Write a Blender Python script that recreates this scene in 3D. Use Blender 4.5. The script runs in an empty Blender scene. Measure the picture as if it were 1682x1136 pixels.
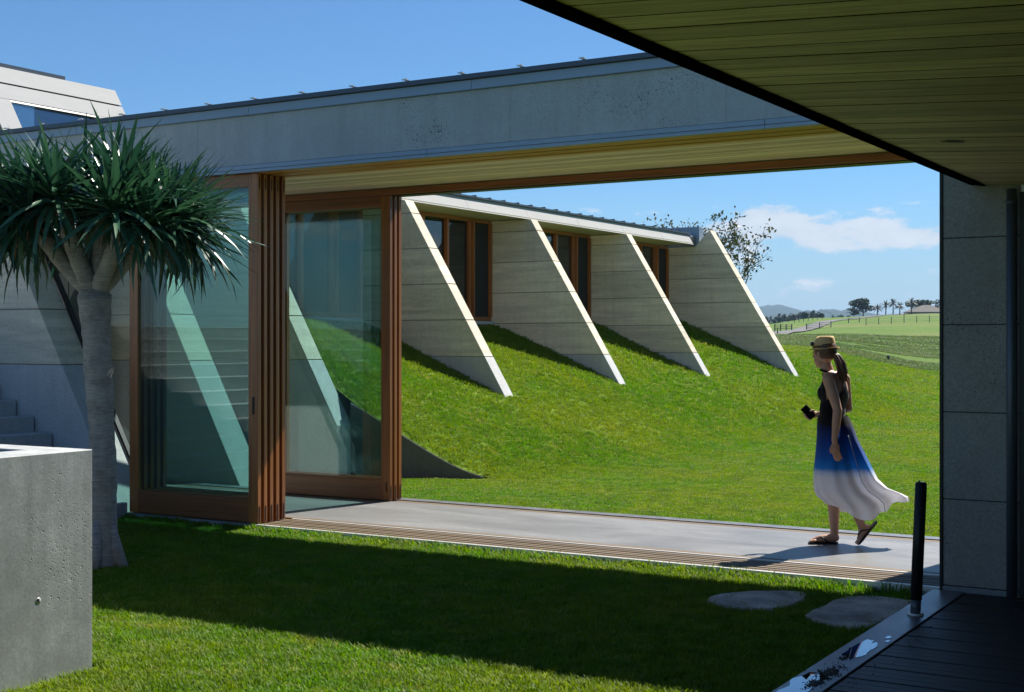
import bpy, bmesh, math, random
import numpy as np
from mathutils import Vector, Matrix, noise as mnoise

random.seed(7)
RNG = np.random.default_rng(7)
S = bpy.context.scene
COL = S.collection
PI = math.pi

# ------------------------------------------------------------------ camera
TH = math.atan(0.60)                       # the facade runs along x, the camera is turned to the left of +y
CT, ST = math.cos(TH), math.sin(TH)
cd = bpy.data.cameras.new('camera'); cam = bpy.data.objects.new('camera', cd); COL.objects.link(cam)
cam.location = (0, 0, 1.67); cam.rotation_euler = (PI/2, 0, TH)
cd.sensor_width = 36; cd.lens = 47.51; cd.shift_y = -0.00476
cd.clip_start = 0.05; cd.clip_end = 20000
S.camera = cam

# ------------------------------------------------------------------ light
SUN = Vector((0.20, 1.0, 1.22)).normalized()       # towards the sun
sl = bpy.data.lights.new('sun', 'SUN'); sl.energy = 4.2; sl.angle = math.radians(0.53); sl.color = (1.0, 0.955, 0.88)
so = bpy.data.objects.new('sun', sl); COL.objects.link(so)
so.rotation_euler = SUN.to_track_quat('Z', 'Y').to_euler()
so.location = SUN * 60
W = bpy.data.worlds.new('World'); S.world = W; W.use_nodes = True
CLOUD_SHIFT = (1.3786, 0.3543, 0.1925)
def build_world():
    nt = W.node_tree; N = nt.nodes; L = nt.links; N.clear()
    out = N.new('ShaderNodeOutputWorld'); bg = N.new('ShaderNodeBackground')
    sky = N.new('ShaderNodeTexSky'); sky.sky_type = 'NISHITA'; sky.sun_disc = False
    sky.sun_elevation = math.asin(SUN.z); sky.sun_rotation = math.atan2(SUN.x, SUN.y)
    sky.air_density = 1.0; sky.dust_density = 0.0; sky.ozone_density = 10.0; sky.altitude = 50
    bg.inputs['Strength'].default_value = 0.05
    geo = N.new('ShaderNodeNewGeometry')
    sep = N.new('ShaderNodeSeparateXYZ'); L.new(geo.outputs['Incoming'], sep.inputs[0])
    # Incoming points back to the viewer: flip it to get the direction looked at
    def math_(op, a, b=None, clamp=False):
        n = N.new('ShaderNodeMath'); n.operation = op; n.use_clamp = clamp
        for i, v in enumerate((a, b)):
            if v is None: continue
            if isinstance(v, (int, float)): n.inputs[i].default_value = v
            else: L.new(v, n.inputs[i])
        return n.outputs[0]
    tc = N.new('ShaderNodeTexCoord')
    sp = N.new('ShaderNodeSeparateXYZ'); L.new(tc.outputs['Generated'], sp.inputs[0])
    z = sp.outputs['Z']
    mp = N.new('ShaderNodeMapping'); mp.inputs['Scale'].default_value = (1, 1, 2.4); mp.inputs['Location'].default_value = CLOUD_SHIFT
    L.new(tc.outputs['Generated'], mp.inputs[0])
    n1 = N.new('ShaderNodeTexNoise'); n1.inputs['Scale'].default_value = 21.75; n1.inputs['Detail'].default_value = 10; n1.inputs['Roughness'].default_value = 0.60
    L.new(mp.outputs[0], n1.inputs['Vector'])
    n2 = N.new('ShaderNodeTexNoise'); n2.inputs['Scale'].default_value = 7.25; n2.inputs['Detail'].default_value = 3
    L.new(mp.outputs[0], n2.inputs['Vector'])
    band = N.new('ShaderNodeValToRGB'); cr = band.color_ramp; cr.interpolation = 'EASE'
    cr.elements[0].position = 0.0; cr.elements[0].color = (0.75,)*3 + (1,)
    cr.elements[1].position = 0.24; cr.elements[1].color = (0,)*3 + (1,)
    for p, v in ((0.05, 0.82), (0.075, 1.0), (0.095, 0.95), (0.112, 0.35), (0.14, 0.1)):
        e = cr.elements.new(p); e.color = (v,)*3 + (1,)
    L.new(z, band.inputs[0])
    m = math_('ADD', math_('MULTIPLY', n1.outputs[0], 0.62), math_('MULTIPLY', n2.outputs[0], 0.62))
    m = math_('ADD', m, math_('MULTIPLY', math_('SUBTRACT', band.outputs[0], 1.0), 0.42))
    cl = math_('MULTIPLY', math_('SUBTRACT', m, 0.650), 15.0, True)
    cl = math_('MULTIPLY', cl, 0.85)
    # thin pale veil of far cloud near the horizon
    veil = N.new('ShaderNodeMapRange'); veil.inputs['From Min'].default_value = 0.11; veil.inputs['From Max'].default_value = 0.0
    veil.inputs['To Min'].default_value = 0.0; veil.inputs['To Max'].default_value = 0.8
    L.new(z, veil.inputs[0])
    mv = N.new('ShaderNodeMix'); mv.data_type = 'RGBA'
    tn = N.new('ShaderNodeMix'); tn.data_type = 'RGBA'; tn.blend_type = 'MULTIPLY'; tn.inputs['Factor'].default_value = 1.0
    L.new(sky.outputs[0], tn.inputs['A']); tn.inputs['B'].default_value = (0.84, 0.98, 1.0, 1)
    L.new(veil.outputs[0], mv.inputs['Factor']); L.new(tn.outputs['Result'], mv.inputs['A']); mv.inputs['B'].default_value = (3.9, 5.0, 6.3, 1)
    mx = N.new('ShaderNodeMix'); mx.data_type = 'RGBA'
    L.new(cl, mx.inputs['Factor']); L.new(mv.outputs['Result'], mx.inputs['A'])
    cc = N.new('ShaderNodeMix'); cc.data_type = 'RGBA'; L.new(n1.outputs[0], cc.inputs['Factor'])
    cc.inputs['A'].default_value = (4.2, 5.0, 6.0, 1); cc.inputs['B'].default_value = (8.4, 8.7, 9.2, 1)
    L.new(cc.outputs['Result'], mx.inputs['B'])
    L.new(mx.outputs['Result'], bg.inputs['Color'])
    L.new(bg.outputs[0], out.inputs[0])
build_world()
S.view_settings.view_transform = 'Standard'; S.view_settings.look = 'None'
S.view_settings.exposure = 1.2; S.view_settings.gamma = 1.0; S.view_settings.use_curve_mapping = False
S.render.engine = 'CYCLES'
cy = S.cycles
cy.use_denoising = True
try: cy.denoiser = 'OPENIMAGEDENOISE'
except Exception: pass
cy.max_bounces = 10; cy.diffuse_bounces = 4; cy.glossy_bounces = 4; cy.transmission_bounces = 6
cy.transparent_max_bounces = 40; cy.volume_bounces = 0
cy.caustics_reflective = False; cy.caustics_refractive = False
cy.sample_clamp_indirect = 6.0

# ------------------------------------------------------------------ materials
class G:
    """small node-graph writer"""
    def __init__(s, name):
        s.m = bpy.data.materials.new(name); s.m.use_nodes = True
        s.nt = s.m.node_tree; s.N = s.nt.nodes; s.L = s.nt.links
        s.N.clear(); s.out = s.N.new('ShaderNodeOutputMaterial')
        s.b = None
    def n(s, t, **kw):
        x = s.N.new('ShaderNode' + t)
        for k, v in kw.items(): setattr(x, k, v)
        return x
    def put(s, sock, v):
        if v is None: return
        if isinstance(v, bpy.types.NodeSocket): s.L.new(v, sock)
        elif isinstance(v, tuple) and len(v) == 3 and sock.type == 'RGBA': sock.default_value = v + (1,)
        else: sock.default_value = v
    def coord(s, kind='Object', scale=(1, 1, 1), rnd=0.0):
        if kind == 'World':
            o = s.n('NewGeometry').outputs['Position']
        else:
            o = s.n('TexCoord').outputs[kind]
        mp = s.n('Mapping'); s.L.new(o, mp.inputs[0]); mp.inputs['Scale'].default_value = scale
        if rnd:
            oi = s.n('ObjectInfo'); c = s.n('CombineXYZ')
            for i, k in enumerate((17.3, 31.7, 53.1)):
                mm = s.n('Math', operation='MULTIPLY'); s.L.new(oi.outputs['Random'], mm.inputs[0]); mm.inputs[1].default_value = k*rnd
                s.L.new(mm.outputs[0], c.inputs[i])
            s.L.new(c.outputs[0], mp.inputs['Location'])
        return mp.outputs[0]
    def noise(s, vec, scale, detail=4, rough=0.55, dist=0.0):
        x = s.n('TexNoise'); s.L.new(vec, x.inputs['Vector'])
        x.inputs['Scale'].default_value = scale; x.inputs['Detail'].default_value = detail
        x.inputs['Roughness'].default_value = rough; x.inputs['Distortion'].default_value = dist
        return x.outputs[0]
    def voro(s, vec, scale):
        x = s.n('TexVoronoi'); s.L.new(vec, x.inputs['Vector']); x.inputs['Scale'].default_value = scale
        return x.outputs['Distance']
    def ramp(s, f, *stops):
        r = s.n('ValToRGB'); s.L.new(f, r.inputs[0]); e = r.color_ramp.elements
        while len(e) > 1: e.remove(e[-1])
        for i, (p, c) in enumerate(stops):
            if not isinstance(c, tuple): c = (c, c, c)
            if i == 0: e[0].position = p; e[0].color = c + (1,)
            else: e.new(p).color = c + (1,)
        return r.outputs[0]
    def mix(s, f, a, b, mode='MIX'):
        x = s.n('Mix', data_type='RGBA', blend_type=mode)
        s.put(x.inputs['Factor'], f); s.put(x.inputs['A'], a); s.put(x.inputs['B'], b)
        return x.outputs['Result']
    def math(s, op, a, b=0.0, clamp=False):
        x = s.n('Math', operation=op, use_clamp=clamp)
        s.put(x.inputs[0], a); s.put(x.inputs[1], b)
        return x.outputs[0]
    def bump(s, h, strength=0.3, dist=0.01, prev=None):
        x = s.n('Bump'); s.L.new(h, x.inputs['Height']); x.inputs['Strength'].default_value = strength; x.inputs['Distance'].default_value = dist
        if prev is not None: s.L.new(prev, x.inputs['Normal'])
        return x.outputs[0]
    def bsdf(s, col, rough=0.6, metal=0.0, normal=None, spec=0.5, **kw):
        b = s.b = s.n('BsdfPrincipled')
        s.put(b.inputs['Base Color'], col); s.put(b.inputs['Roughness'], rough); s.put(b.inputs['Metallic'], metal)
        s.put(b.inputs['Specular IOR Level'], spec); s.put(b.inputs['Normal'], normal)
        for k, v in kw.items(): s.put(b.inputs[k.replace('_', ' ')], v)
        s.L.new(b.outputs[0], s.out.inputs['Surface'])
        return s.m
    def rnd(s):
        return s.n('ObjectInfo').outputs['Random']

def mat_plain(name, col, rough=0.6, metal=0.0, spec=0.5, var=0.25, scale=6.0):
    g = G(name); v = g.coord('Object')
    f = g.noise(v, scale, 5, 0.6)
    c = g.mix(f, tuple(x*(1-var) for x in col), tuple(min(1, x*(1+var)) for x in col))
    return g.bsdf(c, rough, metal, g.bump(g.noise(v, scale*12, 3), 0.12, 0.003), spec)

def mat_concrete(name, col, warm=(1, 1, 1), pits=0.5, rough=0.72, streak=0.3, stain=0.35, scale=1.0, ps=1.0, grain=0.3):
    g = G(name); v = g.coord('World')
    vs = g.coord('World', (3.2, 3.2, 0.22))
    base = g.noise(v, 1.7*scale, 6, 0.62)
    c = g.mix(base, tuple(x*(1-stain) for x in col), tuple(min(1, x*(1+stain*0.55)*w) for x, w in zip(col, warm)))
    c = g.mix(g.math('MULTIPLY', g.ramp(g.noise(vs, 3.0, 5, 0.6), (0.42, 0.0), (0.68, 1.0)), streak), c, tuple(x*0.55 for x in col))
    fine = g.noise(v, 55, 4, 0.7)
    c = g.mix(grain, c, g.ramp(fine, (0.3, 0.15), (0.7, 0.85)), 'OVERLAY')
    blot = g.noise(v, 5.5*scale, 6, 0.68)
    c = g.mix(g.math('MULTIPLY', g.ramp(blot, (0.50, 0.0), (0.70, 1.0)), stain*0.9), c, tuple(x*0.62 for x in col))
    pv = g.voro(v, 21); pm = g.noise(v, 1.3, 2)
    hole = g.ramp(g.math('ADD', pv, g.math('MULTIPLY', g.math('SUBTRACT', 0.62, pm), 0.75)), (0.05*ps, 1.0), (0.11*ps, 0.0))
    pv2 = g.voro(v, 62)
    hole2 = g.ramp(g.math('ADD', pv2, g.math('MULTIPLY', g.math('SUBTRACT', 0.6, pm), 1.1)), (0.08*ps, 1.0), (0.18*ps, 0.0))
    h = g.math('MAXIMUM', hole, hole2)
    c = g.mix(g.math('MULTIPLY', h, pits), c, tuple(x*0.16 for x in col))
    hh = g.math('SUBTRACT', g.math('MULTIPLY', fine, 0.25), h)
    return g.bsdf(c, rough, 0, g.bump(hh, 0.35, 0.006), 0.35)

def mat_rammed(name, col=(0.40, 0.345, 0.265), dark=0.0):
    g = G(name); v = g.coord('World'); vz = g.coord('World', (0.28, 0.28, 3.4))
    oi = g.rnd()
    band = g.noise(vz, 2.6, 6, 0.66, 0.4)
    blot = g.noise(v, 1.15, 5, 0.62)
    grain = g.noise(v, 34, 5, 0.75)
    a = g.mix(g.ramp(band, (0.32, 0.0), (0.68, 1.0)), tuple(x*0.66 for x in col), tuple(min(0.92, x*1.12) for x in col))
    a = g.mix(g.ramp(blot, (0.35, 0.0), (0.7, 0.62)), a, (col[0]*0.74, col[1]*0.76, col[2]*0.78))
    a = g.mix(0.26, a, g.ramp(grain, (0.3, 0.12), (0.7, 0.88)), 'OVERLAY')
    stk = g.noise(g.coord('World', (4.0, 4.0, 0.25)), 2.4, 5, 0.62)
    a = g.mix(g.math('MULTIPLY', g.ramp(stk, (0.50, 0.0), (0.72, 1.0)), 0.30), a, (col[0]*0.62, col[1]*0.62, col[2]*0.62))
    peb = g.voro(v, 24)
    pm = g.noise(vz, 1.9, 3)
    hole = g.math('MULTIPLY', g.ramp(peb, (0.14, 1.0), (0.30, 0.0)), g.ramp(pm, (0.52, 0.0), (0.64, 1.0)))
    a = g.mix(g.math('MULTIPLY', hole, 0.4), a, tuple(x*0.25 for x in col))
    k = g.math('ADD', g.math('MULTIPLY', oi, 0.22), 0.89)
    hv = g.n('HueSaturation'); g.L.new(a, hv.inputs['Color']); g.L.new(k, hv.inputs['Value'])
    hh = g.math('SUBTRACT', g.math('MULTIPLY', grain, 0.6), hole)
    return g.bsdf(hv.outputs[0], 0.88, 0, g.bump(hh, 0.5, 0.010), 0.25)

def mat_timber(name, light, dark, axis='x', rough=0.5, spec=0.4, contrast=1.0, scale=1.0, kind='World', varnish=0.0, var=0.30, along=None):
    g = G(name)
    lo, hi = (along or 0.55*scale), 16*scale
    sc = {'x': (lo, hi, hi), 'y': (hi, lo, hi), 'z': (hi, hi, lo)}[axis]
    v = g.coord(kind, sc, 1.0)
    n1 = g.noise(v, 1.0, 6, 0.6, 1.4)
    lo2 = {'x': (lo*3, hi*5, hi*5), 'y': (hi*5, lo*3, hi*5), 'z': (hi*5, hi*5, lo*3)}[axis]
    n2 = g.noise(g.coord(kind, lo2, 1.0), 1.0, 4, 0.7)
    f = g.math('ADD', g.math('MULTIPLY', n1, 0.72), g.math('MULTIPLY', n2, 0.28))
    lo3 = 0.5-0.17/contrast; hi3 = 0.5+0.17/contrast
    c = g.mix(g.ramp(f, (lo3, 0.0), (hi3, 1.0)), dark, light)
    k = g.math('ADD', g.math('MULTIPLY', g.rnd(), var), 1.0-var*0.55)
    hv = g.n('HueSaturation'); g.L.new(c, hv.inputs['Color']); g.L.new(k, hv.inputs['Value'])
    return g.bsdf(hv.outputs[0], rough, 0, g.bump(f, 0.25, 0.003), spec, Coat_Weight=varnish, Coat_Roughness=0.25)

def mat_glass(name, tint=(0.86, 0.95, 0.92), refl=1.0, ior=1.52):
    g = G(name)
    t = g.n('BsdfTransparent'); g.put(t.inputs[0], tint)
    gl = g.n('BsdfGlossy'); gl.inputs['Roughness'].default_value = 0.0; g.put(gl.inputs['Color'], (0.95, 1.0, 1.0))
    ge = g.n('NewGeometry'); dt = g.n('VectorMath', operation='DOT_PRODUCT')
    g.L.new(ge.outputs['Incoming'], dt.inputs[0]); g.L.new(ge.outputs['Normal'], dt.inputs[1])
    k = g.math('SUBTRACT', 1.0, g.math('ABSOLUTE', dt.outputs['Value']), True)
    f = g.math('MULTIPLY', g.math('ADD', 0.042, g.math('MULTIPLY', g.math('POWER', k, 5.0), 0.958)), refl, True)
    mx = g.n('MixShader'); g.L.new(f, mx.inputs[0]); g.L.new(t.outputs[0], mx.inputs[1]); g.L.new(gl.outputs[0], mx.inputs[2])
    g.L.new(mx.outputs[0], g.out.inputs['Surface'])
    return g.m

def mat_leaf(name, cols, trans=0.3, rough=0.4, spec=0.4, wscale=None, dry=None):
    """leafy stuff: diffuse + translucent + a little gloss, colour varied by place and by piece"""
    g = G(name)
    rn = g.rnd()
    c = g.mix(rn, cols[0], cols[1])
    if dry: c = g.mix(g.ramp(rn, (0.86, 0.0), (0.93, 0.8)), c, dry)
    if wscale:
        v = g.coord('World')
        n = g.noise(v, wscale, 4, 0.6)
        c = g.mix(g.ramp(n, (0.42, 0.0), (0.66, 1.0)), c, cols[2])
        n3 = g.noise(v, wscale*9, 3, 0.6)
        c = g.mix(g.ramp(n3, (0.35, 0.0), (0.7, 0.55)), c, tuple(x*0.55 for x in cols[0]))
        if dry:
            n4 = g.noise(g.coord('World', (1, 1.6, 1)), 2.1, 5, 0.7)
            c = g.mix(g.ramp(n4, (0.54, 0.0), (0.72, 0.7)), c, (dry[0]*0.8, dry[1]*0.9, dry[2]*0.5))
    b = g.n('BsdfPrincipled'); g.put(b.inputs['Base Color'], c); b.inputs['Roughness'].default_value = rough
    b.inputs['Specular IOR Level'].default_value = spec
    t = g.n('BsdfTranslucent'); hv = g.n('HueSaturation'); hv.inputs['Saturation'].default_value = 1.1; hv.inputs['Value'].default_value = 1.35
    g.L.new(c, hv.inputs['Color']); g.L.new(hv.outputs[0], t.inputs[0])
    mx = g.n('MixShader'); mx.inputs[0].default_value = trans
    g.L.new(b.outputs[0], mx.inputs[1]); g.L.new(t.outputs[0], mx.inputs[2]); g.L.new(mx.outputs[0], g.out.inputs['Surface'])
    return g.m

M = {}
M['concrete'] = mat_concrete('concrete', (0.36, 0.365, 0.36))
M['beam'] = mat_concrete('beam_concrete', (0.43, 0.465, 0.50), pits=0.9, streak=0.22, stain=0.22, ps=1.3, grain=0.13)
M['plinth'] = mat_concrete('plinth_concrete', (0.52, 0.515, 0.50), pits=0.4, streak=0.2, stain=0.25)
M['wall'] = mat_concrete('wall_concrete', (0.37, 0.345, 0.31), pits=1.0, streak=0.15, stain=0.35, ps=1.9)
M['trough'] = mat_concrete('trough_concrete', (0.50, 0.515, 0.505), pits=0.35, streak=0.62, stain=0.8, scale=1.5, ps=1.1, grain=0.22)
M['kerb'] = mat_concrete('kerb_concrete', (0.30, 0.31, 0.31), pits=0.3)
M['rammed'] = mat_rammed('rammed_earth', (0.80, 0.70, 0.545))
M['joint'] = mat_plain('dark_joint', (0.26, 0.225, 0.175), 0.9)
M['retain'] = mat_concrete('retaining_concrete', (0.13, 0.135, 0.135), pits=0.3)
M['cedar'] = mat_timber('red_timber', (0.42, 0.145, 0.026), (0.19, 0.054, 0.010), 'z', 0.42, 0.5, varnish=0.25)
M['cedar_x'] = mat_timber('red_timber_rail', (0.36, 0.125, 0.030), (0.15, 0.044, 0.011), 'x', 0.45, 0.5, varnish=0.2)
M['cedar_y'] = mat_timber('red_timber_sill', (0.40, 0.16, 0.042), (0.19, 0.062, 0.015), 'y', 0.45, 0.5)
M['header'] = mat_timber('golden_header_timber', (0.60, 0.31, 0.075), (0.38, 0.17, 0.035), 'x', 0.45, 0.5)
M['slat'] = mat_timber('weathered_slat', (0.21, 0.155, 0.095), (0.10, 0.07, 0.04), 'x', 0.6, 0.3)
M['pine'] = mat_timber('pale_soffit_timber', (0.87, 0.75, 0.55), (0.60, 0.49, 0.33), 'x', 0.6, 0.3, contrast=1.1, scale=0.8, var=0.42, along=0.8)
M['oldpine'] = mat_timber('limewashed_soffit_timber', (0.86, 0.72, 0.52), (0.48, 0.385, 0.26), 'x', 0.6, 0.25, contrast=1.15, scale=0.75, var=0.40, along=1.1)
M['deck'] = mat_timber('dark_deck_timber', (0.040, 0.034, 0.030), (0.013, 0.012, 0.012), 'x', 0.55, 0.4)
M['zinc'] = mat_plain('blue_grey_zinc', (0.27, 0.34, 0.44), 0.5, 0.35, 0.5, 0.1, 2.0)
M['zincdark'] = mat_plain('dark_zinc', (0.10, 0.115, 0.14), 0.45, 0.4, 0.5, 0.12, 2.0)
M['black'] = mat_plain('black_powder_coat', (0.012, 0.012, 0.013), 0.45, 0.0, 0.4, 0.2, 8)
M['edgeblack'] = mat_plain('black_steel_edge_gap_shade', (0.003, 0.003, 0.003), 0.8, 0.0, 0.0, 0.2, 8)
M['brass'] = mat_plain('bronze_fitting', (0.06, 0.045, 0.03), 0.4, 0.8, 0.5, 0.2, 20)
M['alu'] = mat_plain('aluminium_trim', (0.70, 0.69, 0.66), 0.42, 0.35, 0.5, 0.08, 9)
M['glass'] = mat_glass('door_glass', (0.832, 0.917, 0.912), 0.90)
M['winglass'] = mat_glass('window_glass', (0.55, 0.60, 0.60), 1.6)
M['hoodglass'] = mat_glass('roof_light_glass', (0.60, 0.66, 0.68), 5.0)
M['screen'] = mat_plain('dark_insect_screen', (0.02, 0.02, 0.02), 0.7)
M['interior'] = mat_plain('dark_interior', (0.055, 0.052, 0.048), 0.8)
def mat_brushed():
    g = G('pale_metal_cladding'); v = g.coord('World', (1, 0.9, 5))
    n = g.noise(v, 2.2, 6, 0.65, 0.8)
    c = g.mix(n, (0.33, 0.325, 0.315), (0.46, 0.455, 0.445))
    return g.bsdf(c, g.math('ADD', g.math('MULTIPLY', n, 0.2), 0.68), 0.0, None, 0.12)
M['silver'] = mat_brushed()
def mat_floor():
    g = G('polished_floor_concrete'); v = g.coord('World', (0.6, 1.6, 1)); w = g.coord('World')
    n = g.noise(v, 1.1, 6, 0.62, 0.8)
    c = g.mix(g.ramp(n, (0.3, 0.0), (0.72, 1.0)), (0.14, 0.138, 0.135), (0.26, 0.257, 0.252))
    c = g.mix(g.ramp(g.noise(w, 14, 5, 0.7), (0.45, 0.0), (0.75, 0.42)), c, (0.13, 0.127, 0.123))
    r = g.math('ADD', g.math('MULTIPLY', n, 0.22), 0.30)
    return g.bsdf(c, r, 0, g.bump(g.noise(w, 3, 3), 0.02, 0.01), 0.3)
M['floor'] = mat_floor()
def mat_ground():
    g = G('lawn_ground'); v = g.coord('World')
    n = g.noise(v, 0.55, 5, 0.6); n2 = g.noise(v, 5, 5, 0.65); n3 = g.noise(v, 70, 4, 0.7)
    c = g.mix(g.ramp(n, (0.38, 0.0), (0.66, 1.0)), (0.110, 0.215, 0.012), (0.190, 0.255, 0.022))
    c = g.mix(g.ramp(n2, (0.3, 0.0), (0.75, 0.7)), c, (0.055, 0.10, 0.012))
    c = g.mix(0.55, c, g.ramp(n3, (0.3, 0.12), (0.7, 0.85)), 'OVERLAY')
    at = g.n('Attribute', attribute_name='paddock')
    pn = g.noise(g.coord('World', (0.5, 1, 1)), 0.35, 5, 0.65); pn2 = g.noise(v, 1.6, 5, 0.7)
    p = g.mix(g.ramp(pn, (0.38, 0.0), (0.62, 1.0)), (0.078, 0.155, 0.018), (0.140, 0.200, 0.035))
    p = g.mix(g.ramp(pn2, (0.4, 0.0), (0.75, 0.75)), p, (0.060, 0.110, 0.030))
    dryn = g.noise(g.coord('World', (0.35, 0.7, 1)), 0.06, 3, 0.5)
    p = g.mix(g.ramp(dryn, (0.56, 0.0), (0.72, 0.6)), p, (0.20, 0.18, 0.075))
    c = g.mix(at.outputs['Fac'], c, p)
    nn = g.bump(n3, 0.8, 0.03)
    nn = g.bump(pn2, 0.5, 0.4, nn)
    return g.bsdf(c, 0.9, 0, nn, 0.1)
M['ground'] = mat_ground()
M['grass'] = mat_leaf('grass_blades', ((0.090, 0.220, 0.009), (0.145, 0.275, 0.016), (0.215, 0.265, 0.026)), 0.45, 0.55, 0.25, 0.45, (0.34, 0.31, 0.10))
M['padgrass'] = mat_leaf('paddock_grass', ((0.110, 0.185, 0.055), (0.150, 0.215, 0.070), (0.19, 0.21, 0.08)), 0.35, 0.55, 0.25, 0.3)
M['sword'] = mat_leaf('sword_leaf', ((0.022, 0.070, 0.040), (0.050, 0.125, 0.058)), 0.16, 0.32, 0.5)
M['deadleaf'] = mat_plain('dry_brown_leaf', (0.20, 0.125, 0.06), 0.85, 0, 0.2, 0.4, 20)
M['foliage'] = mat_leaf('tree_foliage', ((0.022, 0.042, 0.016), (0.045, 0.070, 0.022)), 0.2, 0.5, 0.3, 0.5) if False else mat_leaf('tree_foliage', ((0.020, 0.040, 0.016), (0.046, 0.072, 0.024), (0.03, 0.05, 0.02)), 0.2, 0.5, 0.3, 0.4)
M['magnolia'] = mat_leaf('leathery_leaf', ((0.045, 0.075, 0.024), (0.150, 0.150, 0.060), (0.17, 0.12, 0.05)), 0.2, 0.32, 0.5, 2.5)
M['farwood'] = mat_plain('grey_branch', (0.10, 0.085, 0.07), 0.85)
def mat_bark():
    g = G('ringed_bark'); v = g.coord('World', (3.0, 3.0, 34)); w = g.coord('World')
    n = g.noise(v, 3.0, 5, 0.7, 0.8); n2 = g.noise(w, 9, 5, 0.65); n3 = g.noise(w, 60, 3, 0.6)
    c = g.mix(g.ramp(n, (0.34, 0.0), (0.66, 1.0)), (0.24, 0.22, 0.205), (0.42, 0.395, 0.37))
    c = g.mix(g.ramp(n2, (0.45, 0.0), (0.75, 0.6)), c, (0.10, 0.085, 0.07))
    h = g.math('ADD', n, g.math('MULTIPLY', n3, 0.4))
    return g.bsdf(c, 0.75, 0, g.bump(h, 0.7, 0.012), 0.3)
M['bark'] = mat_bark()
def mat_stone():
    g = G('flagstone'); v = g.coord('World')
    n = g.noise(v, 3, 6, 0.65); n2 = g.noise(v, 40, 4, 0.7)
    c = g.mix(g.ramp(n, (0.34, 0.0), (0.66, 1.0)), (0.22, 0.175, 0.14), (0.58, 0.48, 0.39))
    c = g.mix(0.3, c, g.ramp(n2, (0.3, 0.2), (0.7, 0.8)), 'OVERLAY')
    return g.bsdf(c, 0.8, 0, g.bump(g.math('ADD', n, g.math('MULTIPLY', n2, 0.3)), 0.4, 0.015), 0.3)
M['stone'] = mat_stone()
def mat_strip():
    g = G('steel_edge_strip'); v = g.coord('World')
    n = g.noise(v, 6, 6, 0.65); n2 = g.noise(v, 42, 4, 0.7)
    c = g.mix(g.ramp(n, (0.3, 0.0), (0.7, 1.0)), (0.115, 0.115, 0.12), (0.20, 0.20, 0.205))
    c = g.mix(0.25, c, g.ramp(n2, (0.3, 0.2), (0.7, 0.8)), 'OVERLAY')
    return g.bsdf(c, g.math('ADD', g.math('MULTIPLY', n, 0.25), 0.26), 0.25, g.bump(n2, 0.12, 0.003), 0.5)
M['strip'] = mat_strip()
M['water'] = mat_plain('shallow_water', (0.012, 0.014, 0.016), 0.03, 0.0, 1.0, 0.1, 3)
g = G('puddle_water'); g.bsdf((0.02, 0.022, 0.026), 0.015, 0.0, None, 1.0, Coat_Weight=1.0, Coat_Roughness=0.01); M['puddle'] = g.m
M['dirt'] = mat_plain('wet_silt', (0.035, 0.028, 0.022), 0.8, 0, 0.3, 0.5, 60)
M['road'] = mat_plain('road_asphalt', (0.13, 0.125, 0.125), 0.9, 0, 0.3, 0.2, 0.4)
M['fence'] = mat_plain('grey_fence_timber', (0.10, 0.10, 0.098), 0.85)
M['hill'] = mat_plain('far_hill', (0.055, 0.085, 0.075), 0.95, 0, 0.1, 0.35, 0.004)
M['farroof'] = mat_plain('far_roof', (0.10, 0.095, 0.08), 0.9)
M['farwall'] = mat_plain('far_wall', (0.30, 0.28, 0.24), 0.9)
def mat_skin():
    g = G('skin'); v = g.coord('Object'); n = g.noise(v, 14, 4)
    c = g.mix(n, (0.44, 0.235, 0.15), (0.54, 0.30, 0.20))
    return g.bsdf(c, 0.48, 0, None, 0.4, Subsurface_Weight=0.06, Subsurface_Scale=0.02)
M['skin'] = mat_skin()
M['hair'] = mat_plain('brown_hair', (0.105, 0.052, 0.026), 0.45, 0, 0.5, 0.4, 40)
M['straw'] = mat_plain('woven_straw', (0.72, 0.50, 0.24), 0.8, 0, 0.25, 0.25, 90)
M['bandblack'] = mat_plain('patterned_hat_band', (0.16, 0.10, 0.03), 0.7, 0, 0.3, 0.9, 38)
M['rubber'] = mat_plain('black_rubber', (0.012, 0.011, 0.012), 0.55)
M['screenblack'] = mat_plain('phone_glass', (0.008, 0.008, 0.009), 0.12, 0, 0.5, 0.1)
M['lens'] = mat_plain('dark_lens', (0.012, 0.012, 0.013), 0.15)
def mat_dress():
    g = G('dip_dyed_fabric')
    tc = g.n('TexCoord').outputs['Object']; sp = g.n('SeparateXYZ'); g.L.new(tc, sp.inputs[0])
    wob = g.noise(tc, 7, 4, 0.6)
    z = g.math('ADD', sp.outputs['Z'], g.math('MULTIPLY', g.math('SUBTRACT', wob, 0.5), 0.07))
    c = g.ramp(z, (0.565, (0.86, 0.85, 0.89)), (0.60, (0.62, 0.70, 0.87)), (0.64, (0.020, 0.24, 0.68)), (0.72, (0.006, 0.125, 0.50)),
               (0.86, (0.004, 0.045, 0.27)), (0.99, (0.004, 0.010, 0.06)), (1.06, (0.006, 0.006, 0.008)))
    weave = g.noise(tc, 160, 2)
    b = g.n('BsdfPrincipled'); g.L.new(c, b.inputs['Base Color']); b.inputs['Roughness'].default_value = 0.7
    b.inputs['Specular IOR Level'].default_value = 0.2; b.inputs['Sheen Weight'].default_value = 0.15
    g.L.new(g.bump(weave, 0.1, 0.002), b.inputs['Normal'])
    t = g.n('BsdfTranslucent'); g.L.new(c, t.inputs[0])
    mx = g.n('MixShader'); mx.inputs[0].default_value = 0.38
    g.L.new(b.outputs[0], mx.inputs[1]); g.L.new(t.outputs[0], mx.inputs[2]); g.L.new(mx.outputs[0], g.out.inputs['Surface'])
    return g.m
M['dress'] = mat_dress()

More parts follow.
